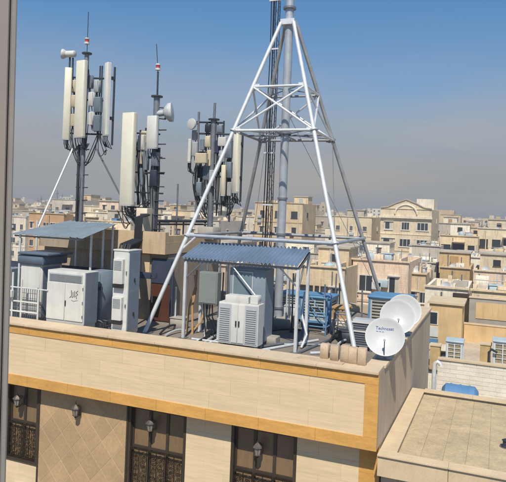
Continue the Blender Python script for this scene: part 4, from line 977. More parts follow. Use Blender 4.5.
for i, (px, yy, w_, h_, m, lab) in enumerate(((337, 5.0, .22, .35, BEIGE, 'small beige box on the deck beside the plywood crate'), (290, 5.6, .25, .5, GPAINT, 'grey metal box on the deck behind the central pole'), (176, 2.9, .2, .3, CONC, 'small concrete-grey box on the deck before the stair house wall'), (228, 2.9, .2, .55, NAVY, 'narrow navy box beside the tall blue-grey cabinet'), (345, 3.8, .18, .28, DARKM, 'small dark box on the deck beside the condenser unit'))):
    q = aY(px, 325, yy); t = thing('utility_box', lab, 'box', (q.x, yy, ZR)); MB().box((q.x-w_, yy, ZR), (q.x+w_, yy+.35, ZR+h_), .012).build('box', m, t); MB().box((q.x-w_-.015, yy-.015, ZR+h_+.001), (q.x+w_+.015, yy+.365, ZR+h_+.025), .006).build('lid', m, t)

# ================================================================== RIGHT-HAND NEIGHBOUR WITH SLAB ROOF
nb = thing('neighbour_house', 'lower neighbouring house with tan slab-paved flat roof and pale stone rim', 'house', (4, 2.4, ZG))
ZN = -1.57; NY1 = 4.95; NX1 = 9.0
MB().box((.03, .45, ZG), (NX1, NY1-.02, ZN-.40)).build('wall', CEMENT, nb)
MB().box((.03, .02, ZN-.40), (NX1, NY1-.02, ZN-.16)).build('deck', CONC, nb)
MB().box((.312, .21, ZN-.159), (NX1, NY1-.26, ZN-.0605)).build('slab_bed', mat('slab_bed', (.26, .21, .14), .9, var=.3, vscale=5), nb)
SL = slabmesh('stone_slab', SANDS, .004)
x_ = .03
while x_ < NX1: slab(SL, 'fascia_slab', x_, min(x_+1.3, NX1), ZN-.42, ZN-.032, .018, .05, nb); x_ += 1.3
x_ = .03; cs = {}
while x_ < NX1-.1:
    o = bpy.data.objects.new('rim_stone', cs.setdefault('a', MB().box((0, -.07, -.03), (1.296, .22, 0), .004).mesh('rim_stone', [SANDS]))); COL.objects.link(o); o.parent = nb; o.location = Vector((x_, 0, ZN))-ORG[nb.name]; x_ += 1.3
MB().box((.03, .02, ZN-.158), (NX1, .20, ZN-.032)).build('rim_core', CONC, nb)
MB().box((.03, .222, ZN-.158), (.31, NY1-.02, ZN-.032)).build('rim_core', CONC, nb)
y_ = .224
while y_ < NY1-.05:
    yy = min(y_+1.2, NY1); MB().box((.03, y_, ZN-.03), (.36, yy-.004, ZN), .004).build('rim_stone', SANDS, nb); y_ += 1.2
MB().box((.31, NY1-.25, ZN-.158), (NX1, NY1-.02, ZN-.002)).build('rim_core', CONC, nb)
x_ = .36
while x_ < NX1: MB().box((x_, NY1-.30, ZN), (min(x_+1.2, NX1)-.004, NY1, ZN+.03), .004).build('rim_stone', SANDS, nb); x_ += 1.2
# paving slabs
RS = {}
nxs = 21; sx = (NX1-.36)/nxs; nys = 4; sy = (NY1-.30-.24)/nys
for i in range(nxs):
    if .36+i*sx > 6.0: break
    js = [.24]+sorted(.24+sy*(q+RNG.uniform(-.3, .3)) for q in range(1, nys))+[NY1-.30]
    for j in range(nys):
        sy_ = js[j+1]-js[j]
        o = bpy.data.objects.new('paving_slab', RS.setdefault('p', MB().box((-sx/2+.003, -sy/2+.002, -.02), (sx/2-.003, sy/2-.002, 0), .002).mesh('paving_slab', [SLABR]))); COL.objects.link(o); o.parent = nb
        o.location = Vector((.37+(i+.5)*sx, (js[j]+js[j+1])/2, ZN-.055+RNG.uniform(-.0015, .0015)))-ORG[nb.name]; o.scale = (1, sy_/sy, 1); o.rotation_euler = (RNG.uniform(-.004, .004), RNG.uniform(-.004, .004), RNG.uniform(-.004, .004))
q = aZ(504.5, 449, ZN-.1); t = thing('roof_drain', 'dark round drain standing on the slab-paved roof', 'drain', (q.x+.03, q.y, ZN-.055))
MB().lathe([(.10, 0), (.10, .03), (.07, .05), (.07, .12), (.09, .14), (.03, .17)], (q.x+.03, q.y, ZN-.055), (0, 0, 1), 14).build('drain_cap', DARKM, t); MB().lathe([(.13, 0), (.13, .012), (.101, .012)], (q.x+.03, q.y, ZN-.055), (0, 0, 1), 14).build('drain_flange', GALVD, t)
# little canopy bits: dark horizontal pegs where the rim meets the wall
# blue tank and gooseneck vent behind
yk = 6.2; q0, q1 = aY(441, 391, yk), aY(479, 396, yk)
t = thing('water_tank', 'blue plastic water tank lying low behind the slab-paved roof', 'water tank', ((q0.x+q1.x)/2, yk, -4.0))
rad = .5; zc_ = aY(460, 386, yk).z-rad
MB().lathe([(.1, 0), (.38, .02), (.5, .12), (.5, q1.x-q0.x-.12), (.38, q1.x-q0.x-.02), (.1, q1.x-q0.x)], (q0.x, yk+.1, zc_), (1, 0, 0), 28).build('tank', BLUETANK, t)
for f_ in (.25, .5, .75): MB().lathe([(.503, -.02), (.515, -.02), (.515, .02), (.503, .02)], (q0.x+(q1.x-q0.x)*f_, yk+.1, zc_), (1, 0, 0), 28).build('rib', BLUETANK, t)
for f_ in (.2, .8): xx = q0.x+(q1.x-q0.x)*f_; MB().box((xx-.06, yk-.3, -4.0), (xx+.06, yk+.5, zc_-.3)).build('cradle', GALVD, t)
struct(MB().box((.02, NY1+.02, ZG), (9, 11.95, -4.0)).build('courtyard_roof', CONC))
# vent
q = aY(434.5, 362, 5.6); t = thing('vent_pipe', 'pale gooseneck vent pipe in front of the white brick wall', 'pipe', (q.x, 5.6, -4.0))
MB().path([(q.x, 5.6, -4.0), (q.x, 5.6, q.z-.12), (q.x+.02, 5.6, q.z-.03), (q.x+.08, 5.6, q.z+.02), (q.x+.15, 5.6, q.z-.02), (q.x+.17, 5.6, q.z-.08)], .06, 12).build('pipe', GALV, t)
MB().lathe([(.075, 0), (.075, .05)], (q.x, 5.6, -2.0), (0, 0, 1), 12).build('sleeve', GALVD, t)

# ================================================================== WHITE BRICK HOUSE AND ROOFTOPS BEHIND
wb = thing('white_brick_house', 'house with whitewashed brick parapet, its flat roof holding coolers', 'house', (4.5, 18, ZG))
YW = 12.0; zt_ = aY(430, 357, YW).z
MB().box((.05, YW+.06, ZG), (9, 26, zt_-1.25)).build('wall', CEMENT, wb)
MB().box((.05, YW+.06, zt_-1.249), (9, YW+.25, zt_-.06)).build('parapet_core', WBRICK, wb)
MB().box((.05, YW+.0, zt_-.058), (9, YW+.30, zt_), .006).build('parapet_cap', SANDS, wb)
bwd, bh = .46, .155
brick_me = MB().add([(-.5, 0, -.5), (.5, 0, -.5), (.5, 0, .5), (-.5, 0, .5), (-.497, -1, -.485), (.497, -1, -.485), (.497, -1, .485), (-.497, -1, .485)], [(4, 5, 6, 7), (0, 1, 5, 4), (1, 2, 6, 5), (2, 3, 7, 6), (3, 0, 4, 7)]).mesh('brick', [WBRICK], smooth=False)
for r in range(10):
    z1 = zt_-.06-r*bh; x_ = .05-(bwd/2 if r % 2 else 0)
    while x_ < 4.2:
        a_ = max(x_, .05); b2_ = x_+bwd
        if b2_-a_ > .05: piece(brick_me, 'brick', wb, ((a_+b2_)/2, YW+.06, z1-bh/2), (b2_-a_-.008, .010+RNG.uniform(0, .006), bh-.008))
        x_ += bwd
ZWB = zt_-1.249
for (pxa, pxb, pyb, lab) in ((446, 463, 357, 'pale blue framed evaporative cooler on the white brick house beside a tan chimney block'), (493, 513, 360, 'pale blue framed evaporative cooler on the white brick house, with a pipe at its side')):
    yy = 15.0; x0, x1 = aY(pxa, 345, yy).x, aY(pxb, 345, yy).x; z1 = aY(pxa+7, 342.5, yy).z
    cooler(x0, x1, yy, yy+.8, ZWB+.15, z1, lab, BLUEL, mat('pale_louvre', (.62, .66, .68), .5), ZWB)
for (pxa, pxb, yt_, lab) in ((430, 440, 345, 'tan plastered chimney block beside the tan stair head'), (480, 491, 344, 'tan plastered chimney block standing between two coolers')):
    yy = 15.3; x0, x1 = aY(pxa, 350, yy).x, aY(pxb, 350, yy).x; z1 = aY((pxa+pxb)/2, yt_, yy).z
    t = thing('chimney_block', lab, 'chimney', ((x0+x1)/2, yy, ZWB)); MB().box((x0, yy, ZWB), (x1, yy+.5, z1-.05)).build('shaft', CLOTH, t); MB().box((x0-.03, yy-.03, z1-.048), (x1+.03, yy+.53, z1)).build('cap', SANDS, t)
q = aY(489, 352, 14.8); tag(MB().path([(q.x, 14.8, ZWB), (q.x, 14.8, q.z), (q.x+.1, 14.8, q.z+.12), (q.x+.3, 14.9, q.z-.0)], .05, 8).build('vent_pipe', DARKM), 'dark bent pipe beside the right-hand rooftop cooler', 'pipe')
# tan stair head
TAN = mat('tan_plaster', (.60, .43, .23), .85, var=.14, vscale=1.1, fine=.06, dirt=.35, dirtcol=(.28, .17, .08))
yy = 21.0; x0, x1 = aY(429, 320, yy).x, aY(462, 320, yy).x; z1 = aY(440, 302, yy).z
t = thing('rooftop_room', 'tan plastered rooftop stair head with a dark window', 'rooftop room', ((x0+x1)/2, yy+1.2, ZWB))
MB().box((x0, yy, ZWB), (x1, yy+2.4, z1-.1)).build('wall', TAN, t); MB().box((x0-.1, yy-.1, z1-.098), (x1+.1, yy+2.5, z1)).build('roof', SANDS, t)
w0, w1 = aY(430.5, 312, yy), aY(437, 324, yy)
f_ = MB().box((w0.x-.05, yy-.03, w1.z-.05), (w1.x+.05, yy-.001, w0.z+.05)).build('window', WHITEF, t); MB().box((w0.x, yy-.04, w1.z), (w1.x, yy-.031, w0.z)).build('pane', GLASS, f_)
w0, w1 = aY(429.5, 326, yy), aY(438, 337, yy); MB().box((w0.x, yy-.05, w1.z), (w1.x, yy-.002, w0.z)).build('white_panel', WPAINT, t)
w0, w1 = aY(429.5, 338, yy), aY(438, 344, yy); MB().box((w0.x, yy-.05, w1.z), (w1.x, yy-.002, w0.z)).build('blue_panel', BLUEC, t)
# grey-framed roof light / parapet with tan inner wall
yy = 24.0; x0, x1 = aY(469, 310, yy).x, aY(520, 310, yy).x; z1 = aY(487, 299, yy).z; z0 = aY(487, 322, yy).z
t = thing('roof_parapet', 'grey-framed parapet with a tan plastered panel above the coolers', 'parapet', ((x0+x1)/2, yy, ZWB))
MB().box((x0, yy, ZWB), (x1, yy+.4, z1)).build('frame', CONC, t); MB().box((x0+.35, yy-.03, z0+.15), (x1, yy-.001, z1-.22)).build('panel', TAN, t)
MB().box((x0-.03, yy-.05, z1+.001), (x1, yy+.45, z1+.05)).build('cap', SANDS, t)
MB().box((x0-.9, yy+.1, ZWB), (x0-.02, yy+.5, z1+.15)).build('recess_shade_block', WINF, t)  # solid block; its dark colour stands in for the shade of a recess
yy = 22.5; z1 = aY(487, 326, yy).z; x0 = aY(464, 330, yy).x
t = thing('roof_terrace', 'low tan terrace wall between the stair head and the framed parapet', 'wall', (x0+2, yy, ZWB)); MB().box((x0, yy, ZWB), (x0+4, yy+.25, z1)).build('wall', TAN, t); MB().box((x0-.02, yy-.03, z1+.001), (x0+4, yy+.28, z1+.05)).build('cap', SANDS, t)

# ================================================================== CITY HOUSES
def brickmat(name, col, *a, **k):
    """plastered or stone-clad wall: the plain surface plus faint coursing that follows the wall"""
    m = mat(name, col, *a, **k); n = m.node_tree; L = n.links.new; b = n.nodes['Principled BSDF']
    src = b.inputs['Base Color'].links[0].from_socket
    g = n.nodes.new('ShaderNodeNewGeometry'); sp = n.nodes.new('ShaderNodeSeparateXYZ'); L(g.outputs['Position'], sp.inputs[0])
    ad = n.nodes.new('ShaderNodeMath'); L(sp.outputs['X'], ad.inputs[0]); L(sp.outputs['Y'], ad.inputs[1])
    cb = n.nodes.new('ShaderNodeCombineXYZ'); L(ad.outputs[0], cb.inputs['X']); L(sp.outputs['Z'], cb.inputs['Y'])
    br = n.nodes.new('ShaderNodeTexBrick'); L(cb.outputs[0], br.inputs['Vector']); br.inputs['Scale'].default_value = 1.0; br.inputs['Brick Width'].default_value = .55; br.inputs['Row Height'].default_value = .19; br.inputs['Mortar Size'].default_value = .012
    br.inputs['Color1'].default_value = (1, 1, 1, 1); br.inputs['Color2'].default_value = (.88, .87, .85, 1); br.inputs['Mortar'].default_value = (.72, .70, .68, 1)
    mx = n.nodes.new('ShaderNodeMixRGB'); mx.blend_type = 'MULTIPLY'; mx.inputs[0].default_value = .5; L(src, mx.inputs[1]); L(br.outputs['Color'], mx.inputs[2]); L(mx.outputs[0], b.inputs['Base Color'])
    return m
HC = [('cream', (.76, .64, .46)), ('tan', (.62, .49, .33)), ('pale grey', (.56, .51, .44)), ('sand', (.71, .57, .38)), ('off-white', (.80, .73, .60)), ('ochre', (.62, .45, .24)), ('grey-brown', (.44, .38, .30)), ('pinkish', (.69, .54, .41))]
HM = [brickmat('house_'+c.replace(' ', '_').replace('-', '_'), col, .85, var=.14, vscale=.5, fine=.08, fscale=6, rand=.12, dirt=.55, dirtcol=(.22, .18, .13)) for c, col in HC]
HR = [mat('house_roof_a', (.36, .32, .27), .9, var=.2, vscale=.6, dirt=.3), mat('house_roof_b', (.26, .23, .20), .9, var=.2, vscale=.6), mat('house_roof_c', (.46, .41, .34), .9, var=.2, vscale=.6, dirt=.3)]
def winmesh(nm, mull, fm):
    b = MB(); f = .06; p = -.05
    b.box((-.5, p, -.5), (-.5+f, .0, .5)).box((.5-f, p, -.5), (.5, .0, .5)).box((-.5+f, p, .5-f), (.5-f, 0, .5)).box((-.5+f, p, -.5), (.5-f, 0, -.5+f))
    b.box((-.56, p-.07, -.56), (.56, 0, -.5))
    for m_ in mull: b.box((m_-.02, p, -.5+f), (m_+.02, 0, .5-f))
    b.mat(1).quad((-.5+f, -.012, -.5+f), (.5-f, -.012, -.5+f), (.5-f, -.012, .5-f), (-.5+f, -.012, .5-f))
    return b.mesh(nm, [fm, GLASS], smooth=False)
CURT = [mat('pale_curtain', (.50, .46, .38), .6), mat('grey_blind', (.24, .24, .24), .5), mat('brown_shutter', (.20, .13, .08), .6)]
def winmesh2(nm, cm, split, fm):
    b = MB(); f = .07; p = -.05
    b.box((-.5, p, -.5), (-.5+f, .0, .5)).box((.5-f, p, -.5), (.5, .0, .5)).box((-.5+f, p, .5-f), (.5-f, 0, .5)).box((-.5+f, p, -.5), (.5-f, 0, -.5+f)).box((-.58, p-.09, -.58), (.58, 0, -.5)).box((-.6, p-.16, .5), (.6, 0, .57))
    b.mat(1).quad((-.5+f, -.012, -.5+f), (split, -.012, -.5+f), (split, -.012, .5-f), (-.5+f, -.012, .5-f))
    b.mat(2).quad((split, -.014, -.5+f), (.5-f, -.014, -.5+f), (.5-f, -.014, .5-f), (split, -.014, .5-f))
    return b.mesh(nm, [fm, GLASS, cm], smooth=False)
WM = [winmesh('window', (0,), WHITEF), winmesh('window', (-.17, .17), WHITEF), winmesh('window', (0,), WINF), winmesh2('window', CURT[0], .1, WHITEF), winmesh2('window', CURT[1], -.1, WINF), winmesh2('window', CURT[2], .0, WHITEF)]
def house(x, y, w, d, zt, ci, label, group=None, rz=0., nw=3, ww=1.3, wh=1.35, fh=3.1, storeys=3, balcony=None, stair=True, wtype=None, corn=True, cat='house', skip=.0, fit=False, drop=0., upper=True, name='city_house', roof=None, blank=False):
    t = thing(name, label, cat, (x, y, ZG), group); t.rotation_euler.z = rz
    # parts are built round the origin, then hung under the Empty
    key = t.name; ORG[key] = Vector((0, 0, 0)); zz = zt-ZG; h = .22; pz = RNG.uniform(.5, .9)
    b = MB(); X0, X1, Y0, Y1 = -w/2, w/2, -d/2, d/2
    o4 = [(X0, Y0), (X1, Y0), (X1, Y1), (X0, Y1)]; i4 = [(X0+h, Y0+h), (X1-h, Y0+h), (X1-h, Y1-h), (X0+h, Y1-h)]
    vs_ = [(*p, 0) for p in o4]+[(*p, zz) for p in o4]+[(*p, zz) for p in i4]+[(*p, zz-pz-.1) for p in i4]
    fs_ = []
    for k in range(4): j = (k+1) % 4; fs_ += [(k, j, 4+j, 4+k), (4+k, 4+j, 8+j, 8+k), (8+k, 8+j, 12+j, 12+k)]
    b.add(vs_, fs_); m = HM[ci]; b.build('wall', m, t, smooth=False)
    MB().box((X0+h, Y0+h, zz-pz-.3), (X1-h, Y1-h, zz-pz)).build('roof', roof or HR[RNG.randrange(3)], t, smooth=False)
    m2 = HM[(ci+RNG.choice((0, 0, 4))) % len(HM)]
    if corn:
        MB().box((X0-.12, Y0-.14, zz-.02), (X1+.1, Y0+h+.05, zz+.10)).build('cornice', m2, t, smooth=False)
        for s_ in range(storeys-1 if not blank else 0):
            z_ = zz-pz-fh*(s_+1)+.05-drop
            MB().box((X0-.03, Y0-.07, z_), (X1+.02, Y0-.001, z_+.22)).build('string_course', m2, t, smooth=False)
    wms = [WM[wtype]]*3+[WM[3]] if wtype is not None else [WM[RNG.randrange(6)], WM[RNG.randrange(6)], WM[RNG.randrange(3)]]; wm = wms[0]
    if not blank:
        sp = w/nw
        for s_ in range(storeys):
            zc_ = zz-pz-fh*s_-1.45-drop
            bal = balcony is not None and s_ < 2
            for k in range(nw):
                if RNG.random() < skip and not (bal and k == balcony): continue
                xx = X0+sp*(k+.5)
                if bal and k == balcony:
                    bb = MB().box((xx-sp*.48, Y0-1.0, zc_-1.2), (xx+sp*.48, Y0-.002, zc_-1.02)).box((xx-sp*.48, Y0-1.0, zc_-1.02), (xx+sp*.48, Y0-.9, zc_-.2)).box((xx-sp*.48, Y0-.9, zc_-1.02), (xx-sp*.48+.1, Y0-.002, zc_-.2)).box((xx+sp*.48-.1, Y0-.9, zc_-1.02), (xx+sp*.48, Y0-.002, zc_-.2))
                    bb.box((xx-sp*.5, Y0-1.1, zc_+1.05), (xx+sp*.5, Y0-.002, zc_+1.2)); bo = bb.build('balcony', m2, t, smooth=False)
                    piece(wm, 'window', t, (xx, Y0, zc_-.1), (ww*1.3, 1, wh*1.35)); continue
                piece(RNG.choice(wms), 'window', t, (xx, Y0, zc_), (ww*RNG.choice((1, 1, 1, .7)), 1, wh))
        for k in range(2):                                   # a few light-well windows on the flank
            if RNG.random() < .45: piece(wm, 'window', t, (X1, Y0+d*(.35+.3*k), zz-pz-1.4-fh*RNG.randrange(2)), (.8, 1, .9), math.pi/2)
    if fit and upper and RNG.random() < .35:
        fx = RNG.uniform(.45, .8)*w; x0_ = RNG.choice((X0+.3, X1-.3-fx)); y0_ = Y0+d*.38
        up = MB().box((x0_, y0_, zz-pz), (x0_+fx, Y1-.25, zz-pz+2.7)).build('upper_storey', HM[(ci+RNG.choice((0, 3, 4))) % len(HM)], t, smooth=False)
        MB().box((x0_-.15, y0_-.2, zz-pz+2.702), (x0_+fx+.15, Y1-.15, zz-pz+2.88)).build('upper_roof', HR[2], up, smooth=False)
        for k in range(2): piece(WM[RNG.randrange(6)], 'upper_window', up, (x0_+fx*(.28+.44*k), y0_, zz-pz+1.45), (.9, 1, 1.1))
        stair = False
    if stair:
        sx_, sy_ = RNG.uniform(2.4, 3.6), RNG.uniform(2.6, 4); cx = RNG.uniform(X0+sx_/2+.4, X1-sx_/2-.4); cy = RNG.uniform(0, Y1-sy_/2-.4)
        s1 = MB().box((cx-sx_/2, cy-sy_/2, zz-pz), (cx+sx_/2, cy+sy_/2, zz-pz+2.2)).build('stair_head', HM[(ci+RNG.choice((0, 1, 2))) % len(HM)], t, smooth=False)
        MB().box((cx-sx_/2-.15, cy-sy_/2-.15, zz-pz+2.202), (cx+sx_/2+.15, cy+sy_/2+.15, zz-pz+2.36)).build('stair_roof', HR[2], s1, smooth=False)
        if RNG.random() < .55: MB().box((cx-.42, cy-sy_/2-.04, zz-pz+.02), (cx+.42, cy-sy_/2-.002, zz-pz+1.85)).build('stair_door', RNG.choice((GALVD, GPAINT, RUST, WOOD)), s1, smooth=False)
        else: piece(WM[2], 'stair_window', s1, (cx, cy-sy_/2, zz-pz+1.4), (.7, 1, .6))
    if fit:                                                      # pipes, boxes and rails that cling to a nearer house
        for k in range(RNG.randrange(1, 4)):
            xx = RNG.uniform(X0+.3, X1-.3); MB().tube((xx, Y0-.08, 0), (xx, Y0-.08, zz-.3), .06, 6).build('drainpipe', RNG.choice((GALVD, GPAINT, m2)), t)
        for k in range(RNG.randrange(1, 5)):
            xx = RNG.uniform(X0+.5, X1-.5); z_ = zz-pz-.6-RNG.uniform(0, 5); MB().box((xx-.4, Y0-.4, z_-.3), (xx+.4, Y0-.002, z_+.3), .03).build('wall_cooler', RNG.choice((WPAINT, BLUEL, GPAINT, BEIGE)), t)
        n_ = int(w/1.1); MB().tube((X0+.1, Y0+.1, zz+.75), (X1-.1, Y0+.1, zz+.75), .03, 5).build('roof_rail', GALVD, t) if RNG.random() < .35 else None
        for k in range(RNG.randrange(5, 11)):
            xx, yy_ = RNG.uniform(X0+.5, X1-.5), RNG.uniform(Y0+.6, Y1-.6); s_ = RNG.uniform(.15, .6)
            MB().box((xx-s_, yy_-s_*.7, zz-pz), (xx+s_, yy_+s_*.7, zz-pz+RNG.uniform(.4, 1.3)), .02).build('roof_box', RNG.choice(HM+[CONC, SANDS]), t)
        for k in range(RNG.randrange(3, 7)):
            xx, yy_ = RNG.uniform(X0+.4, X1-.4), RNG.uniform(Y0+.5, Y1-.5); MB().tube((xx, yy_, zz-pz), (xx, yy_, zz+RNG.uniform(.1, 1.3)), .05, 6).build('vent_stack', RNG.choice((GALV, GALVD, CONC)), t)
        for k in range(RNG.randrange(0, 3)):                     # low partition walls on the roof
            xx = RNG.uniform(X0+.6, X1-.6); MB().box((xx, Y0+.25, zz-pz), (xx+.15, Y0+d*RNG.uniform(.4, .9), zz-pz+RNG.uniform(.5, 1.3))).build('partition_wall', m2, t, smooth=False)
    ORG[key] = Vector((x, y, ZG)); t['roofz'] = zt-pz
    return t
HAND = []; PLACED = []      # footprints taken by hand-placed houses
def at_depth(px, depth): r = ray(px, PPY+(px-PPX)*.038); r.z = 0; v = CAM+r*(depth/F); return v
def face(px0, px1, pytop, depth, d, ci, label, **k):
    """a house whose front spans px0..px1 with its parapet at pytop, standing at this distance"""
    pm = (px0+px1)/2; v = at_depth(pm, depth); c0 = aY(px0, pytop, v.y); c1 = aY(px1, pytop, v.y); zt = aY(pm, pytop, v.y).z
    w = c1.x-c0.x; cx = (c0.x+c1.x)/2; cy = v.y+d/2
    PLACED.append((cx, cy, w/2+2, d/2+2))
    k.setdefault('fit', True); k.setdefault('upper', False)
    h_ = house(cx, cy, w, d, zt, ci, label, **k); HAND.append((h_, cx, cy, w, d, depth))
    return h_, cx, v.y, w, zt
# --- the apartment house with the arched pediment
t, cx, yf, w, zt = face(381, 432, 209, 112, 14, 0, 'cream five-storey apartment house with arched pediment rising over the skyline', nw=3, ww=2.1, wh=1.5, storeys=3, stair=False, wtype=1, cat='building', name='pediment_house', fit=False, drop=1.1)
ORG[t.name] = Vector((0, 0, 0)); zt_l = zt-ZG; f0 = -7.0
MB().box((-w/2-.2, f0-.45, zt_l-1.75), (w/2+.15, f0-.002, zt_l-1.35)).build('ledge', HM[4], t, smooth=False)
pts = [(-w*.5, 0), (-w*.36, .15), (-w*.2, .9), (0, 1.6), (w*.2, .9), (w*.36, .15), (w*.5, 0)]
b = MB(); n_ = len(pts); b.add([(x_, f0-.1, zt_l+.1+z_) for x_, z_ in pts]+[(x_, f0+.3, zt_l+.1+z_) for x_, z_ in pts], [tuple(range(n_))[::-1], tuple(range(n_, 2*n_))]+[(i, n_+i, n_+(i+1) % n_, (i+1) % n_) for i in range(n_)])
pd = b.build('pediment', HM[0], t, smooth=False)
MB().path([(x_, f0-.15, zt_l+.14+z_) for x_, z_ in pts], .13, 6).build('pediment_edge', HM[6], pd)
MB().path([(2.0*math.cos(a), f0-.15, zt_l-.95+1.75*math.sin(a)) for a in [math.pi*i/12 for i in range(13)]], .16, 6).build('arch_moulding', HM[4], pd)
MB().box((w*.12, -1, zt_l-.7), (w*.47, 5.5, zt_l+2.1)).build('rooftop_room', HM[4], t, smooth=False)
# --- apartment block behind the tower
face(255, 303, 203, 118, 9, 1, 'tan apartment block with small dark windows seen behind the central tower pole', nw=3, ww=1.3, wh=1.3, storeys=4, stair=True, wtype=2, cat='building', name='apartment_block')
face(238, 262, 217, 135, 10, 4, 'off-white house left of the tan apartment block behind the tower', nw=2, storeys=3, stair=True)
# --- low house with the two paired windows
face(353, 409, 261, 52, 9, 7, 'low pinkish house with deep parapet and two paired windows', nw=2, ww=1.25, wh=1.5, storeys=2, stair=False, wtype=0)
face(300, 345, 267, 49, 8, 3, 'low sand-coloured house left of the low pinkish house', nw=3, ww=1.1, wh=1.5, storeys=2, stair=True, wtype=2)
face(412, 440, 246, 84, 9, 2, 'pale grey rough-rendered house below the pediment apartment house', nw=2, ww=1.0, wh=1.0, storeys=3, stair=False, wtype=2)
face(440, 478, 236, 88, 10, 3, 'sand-coloured house with stacked balconies right of the pediment house', nw=3, ww=1.3, wh=1.3, storeys=4, balcony=1, wtype=2)
face(478, 516, 229, 92, 10, 0, 'cream house with projecting balcony at the end of the terrace', nw=3, ww=1.2, wh=1.3, storeys=4, balcony=2, wtype=2)
face(398, 437, 262, 66, 7, 2, 'low pale grey house with bare rear wall before the pediment house', nw=2, storeys=2, stair=False, ww=.9, wh=.9)
face(440, 470, 268, 60, 9, 5, 'ochre low house with dark openings under the balconied house', nw=2, storeys=2, stair=True, wtype=2)
face(474, 520, 272, 58, 9, 7, 'pinkish low house with long parapet below the cream terrace end', nw=3, storeys=2, stair=True, wtype=2)
face(425, 468, 288, 44, 7, 4, 'off-white flat-roofed house behind the tan stair head', nw=3, storeys=2, stair=False)
face(472, 520, 292, 42, 7, 3, 'sand flat-roofed house behind the grey-framed parapet', nw=3, storeys=2, stair=False)
face(411, 426, 274, 53, 6, 1, 'narrow tan house squeezed beside the off-white flat-roofed house', nw=2, ww=.8, wh=1.0, storeys=2, stair=False)
face(486, 512, 254, 72, 7, 0, 'cream house with balconies between the ochre house and the terrace end', nw=3, ww=1.0, wh=1.1, storeys=3, balcony=1, stair=False)
face(456, 482, 257, 70, 7, 4, 'off-white house with a balcony above the ochre low house', nw=3, ww=1.0, wh=1.1, storeys=3, balcony=0, stair=False)
# --- left skyline
face(29, 64, 213.5, 105, 2.5, 5, 'orange brick building on the skyline behind the flat canopy', nw=5, ww=1.2, wh=1.2, storeys=3, stair=False, wtype=0, cat='building', name='brick_building')
ob = [o for o in bpy.data.objects if o.name.startswith('brick_building')][0]
BR = mat('orange_brick', (.50, .31, .17), .85, var=.2, vscale=.5)
for ch in ob.children:
    if ch.name.startswith('wall'): ch.data.materials[0] = BR
face(10, 26, 217, 140, 8, 4, 'off-white house on the skyline beside the orange brick building', nw=2, storeys=3, stair=True)

# --- the rest of the town, nearest first
def occupied(x, y, w, d):
    for (cx, cy, hw, hd) in PLACED:
        if abs(x-cx) < hw+w/2 and abs(y-cy) < hd+d/2: return True
    return x > -18 and x+w/2 > -18 and x-w/2 < 11 and y-d/2 < 33 and y+d/2 > -2
cells = []
gy = 34.0
while gy < 430:
    dd = RNG.uniform(7.5, 10.5)
    gx = -460+RNG.uniform(0, 8)
    while gx < 60:
        w = RNG.uniform(5.2, 10)
        cells.append((gx+w/2, gy+dd/2, w, dd)); gx += w+.06
        if RNG.random() < .10: gx += RNG.uniform(5, 9)       # alley
    gy += dd+(RNG.uniform(5, 9) if RNG.random() < .5 else RNG.uniform(1.0, 2.5))
FAR = []; made = 0; houses = []
for (x, y, w, d) in cells:
    if occupied(x, y, w, d): continue
    depth = proj((x, y-d/2, 0))[2]
    if depth < 30: continue
    zt = RNG.gauss(-2.6, 1.3) if depth < 70 else RNG.gauss(-.9, 1.6)
    if depth > 130 and RNG.random() < .10: zt += RNG.uniform(2, 5)
    zt = max(-6.5, min(zt, 6.5))
    # keep the hand-placed houses in view: those in front of them stay lower
    for (cx, cy, hw, hd) in PLACED:
        if y < cy and abs((x-CAM.x)/(y-CAM.y)-(cx-CAM.x)/(cy-CAM.y)) < (hw+w/2)/(cy-CAM.y)*1.1: zt = min(zt, -2.6-RNG.random()*1.5)
    pl = proj((x-w/2, y-d/2, zt)); pr = proj((x+w/2, y-d/2, zt))
    if pl[0] is None or pr[0] is None: continue
    if pr[0] < 5 or pl[0] > 516: continue
    if pr[0] < 215 and pl[1] > 226+.038*(pl[0]-100): 
        continue                                                # wholly behind the stair house
    if made < 285 and depth < 330:
        ci = RNG.choices(range(8), (6, 4, 4, 4, 4, .5, 2, 3))[0]; nw = max(2, int(w/2.5)); bal = RNG.randrange(nw) if RNG.random() < .5 else None; st = RNG.random() < .6
        lab = f"{HC[ci][0]} flat-roofed house, {['no','one','two','three','four','five', 'six'][min(nw, 6)]} windows wide"+(", with balconies" if bal is not None else ", without balconies")+(", stair head on roof" if st else ", open roof")
        h_ = house(x, y, w, d, zt, ci, lab, group='flat-roofed houses of the city: '+HC[ci][0], rz=RNG.uniform(-.02, .02), nw=nw, ww=RNG.uniform(.8, 1.35), wh=RNG.uniform(.9, 1.4), storeys=3 if depth < 150 else 2, balcony=bal, stair=st, corn=depth < 220, skip=.12, fit=depth < 130)
        houses.append((h_, x, y, w, d, depth)); made += 1
    else: FAR.append((x, y, w, d, zt))
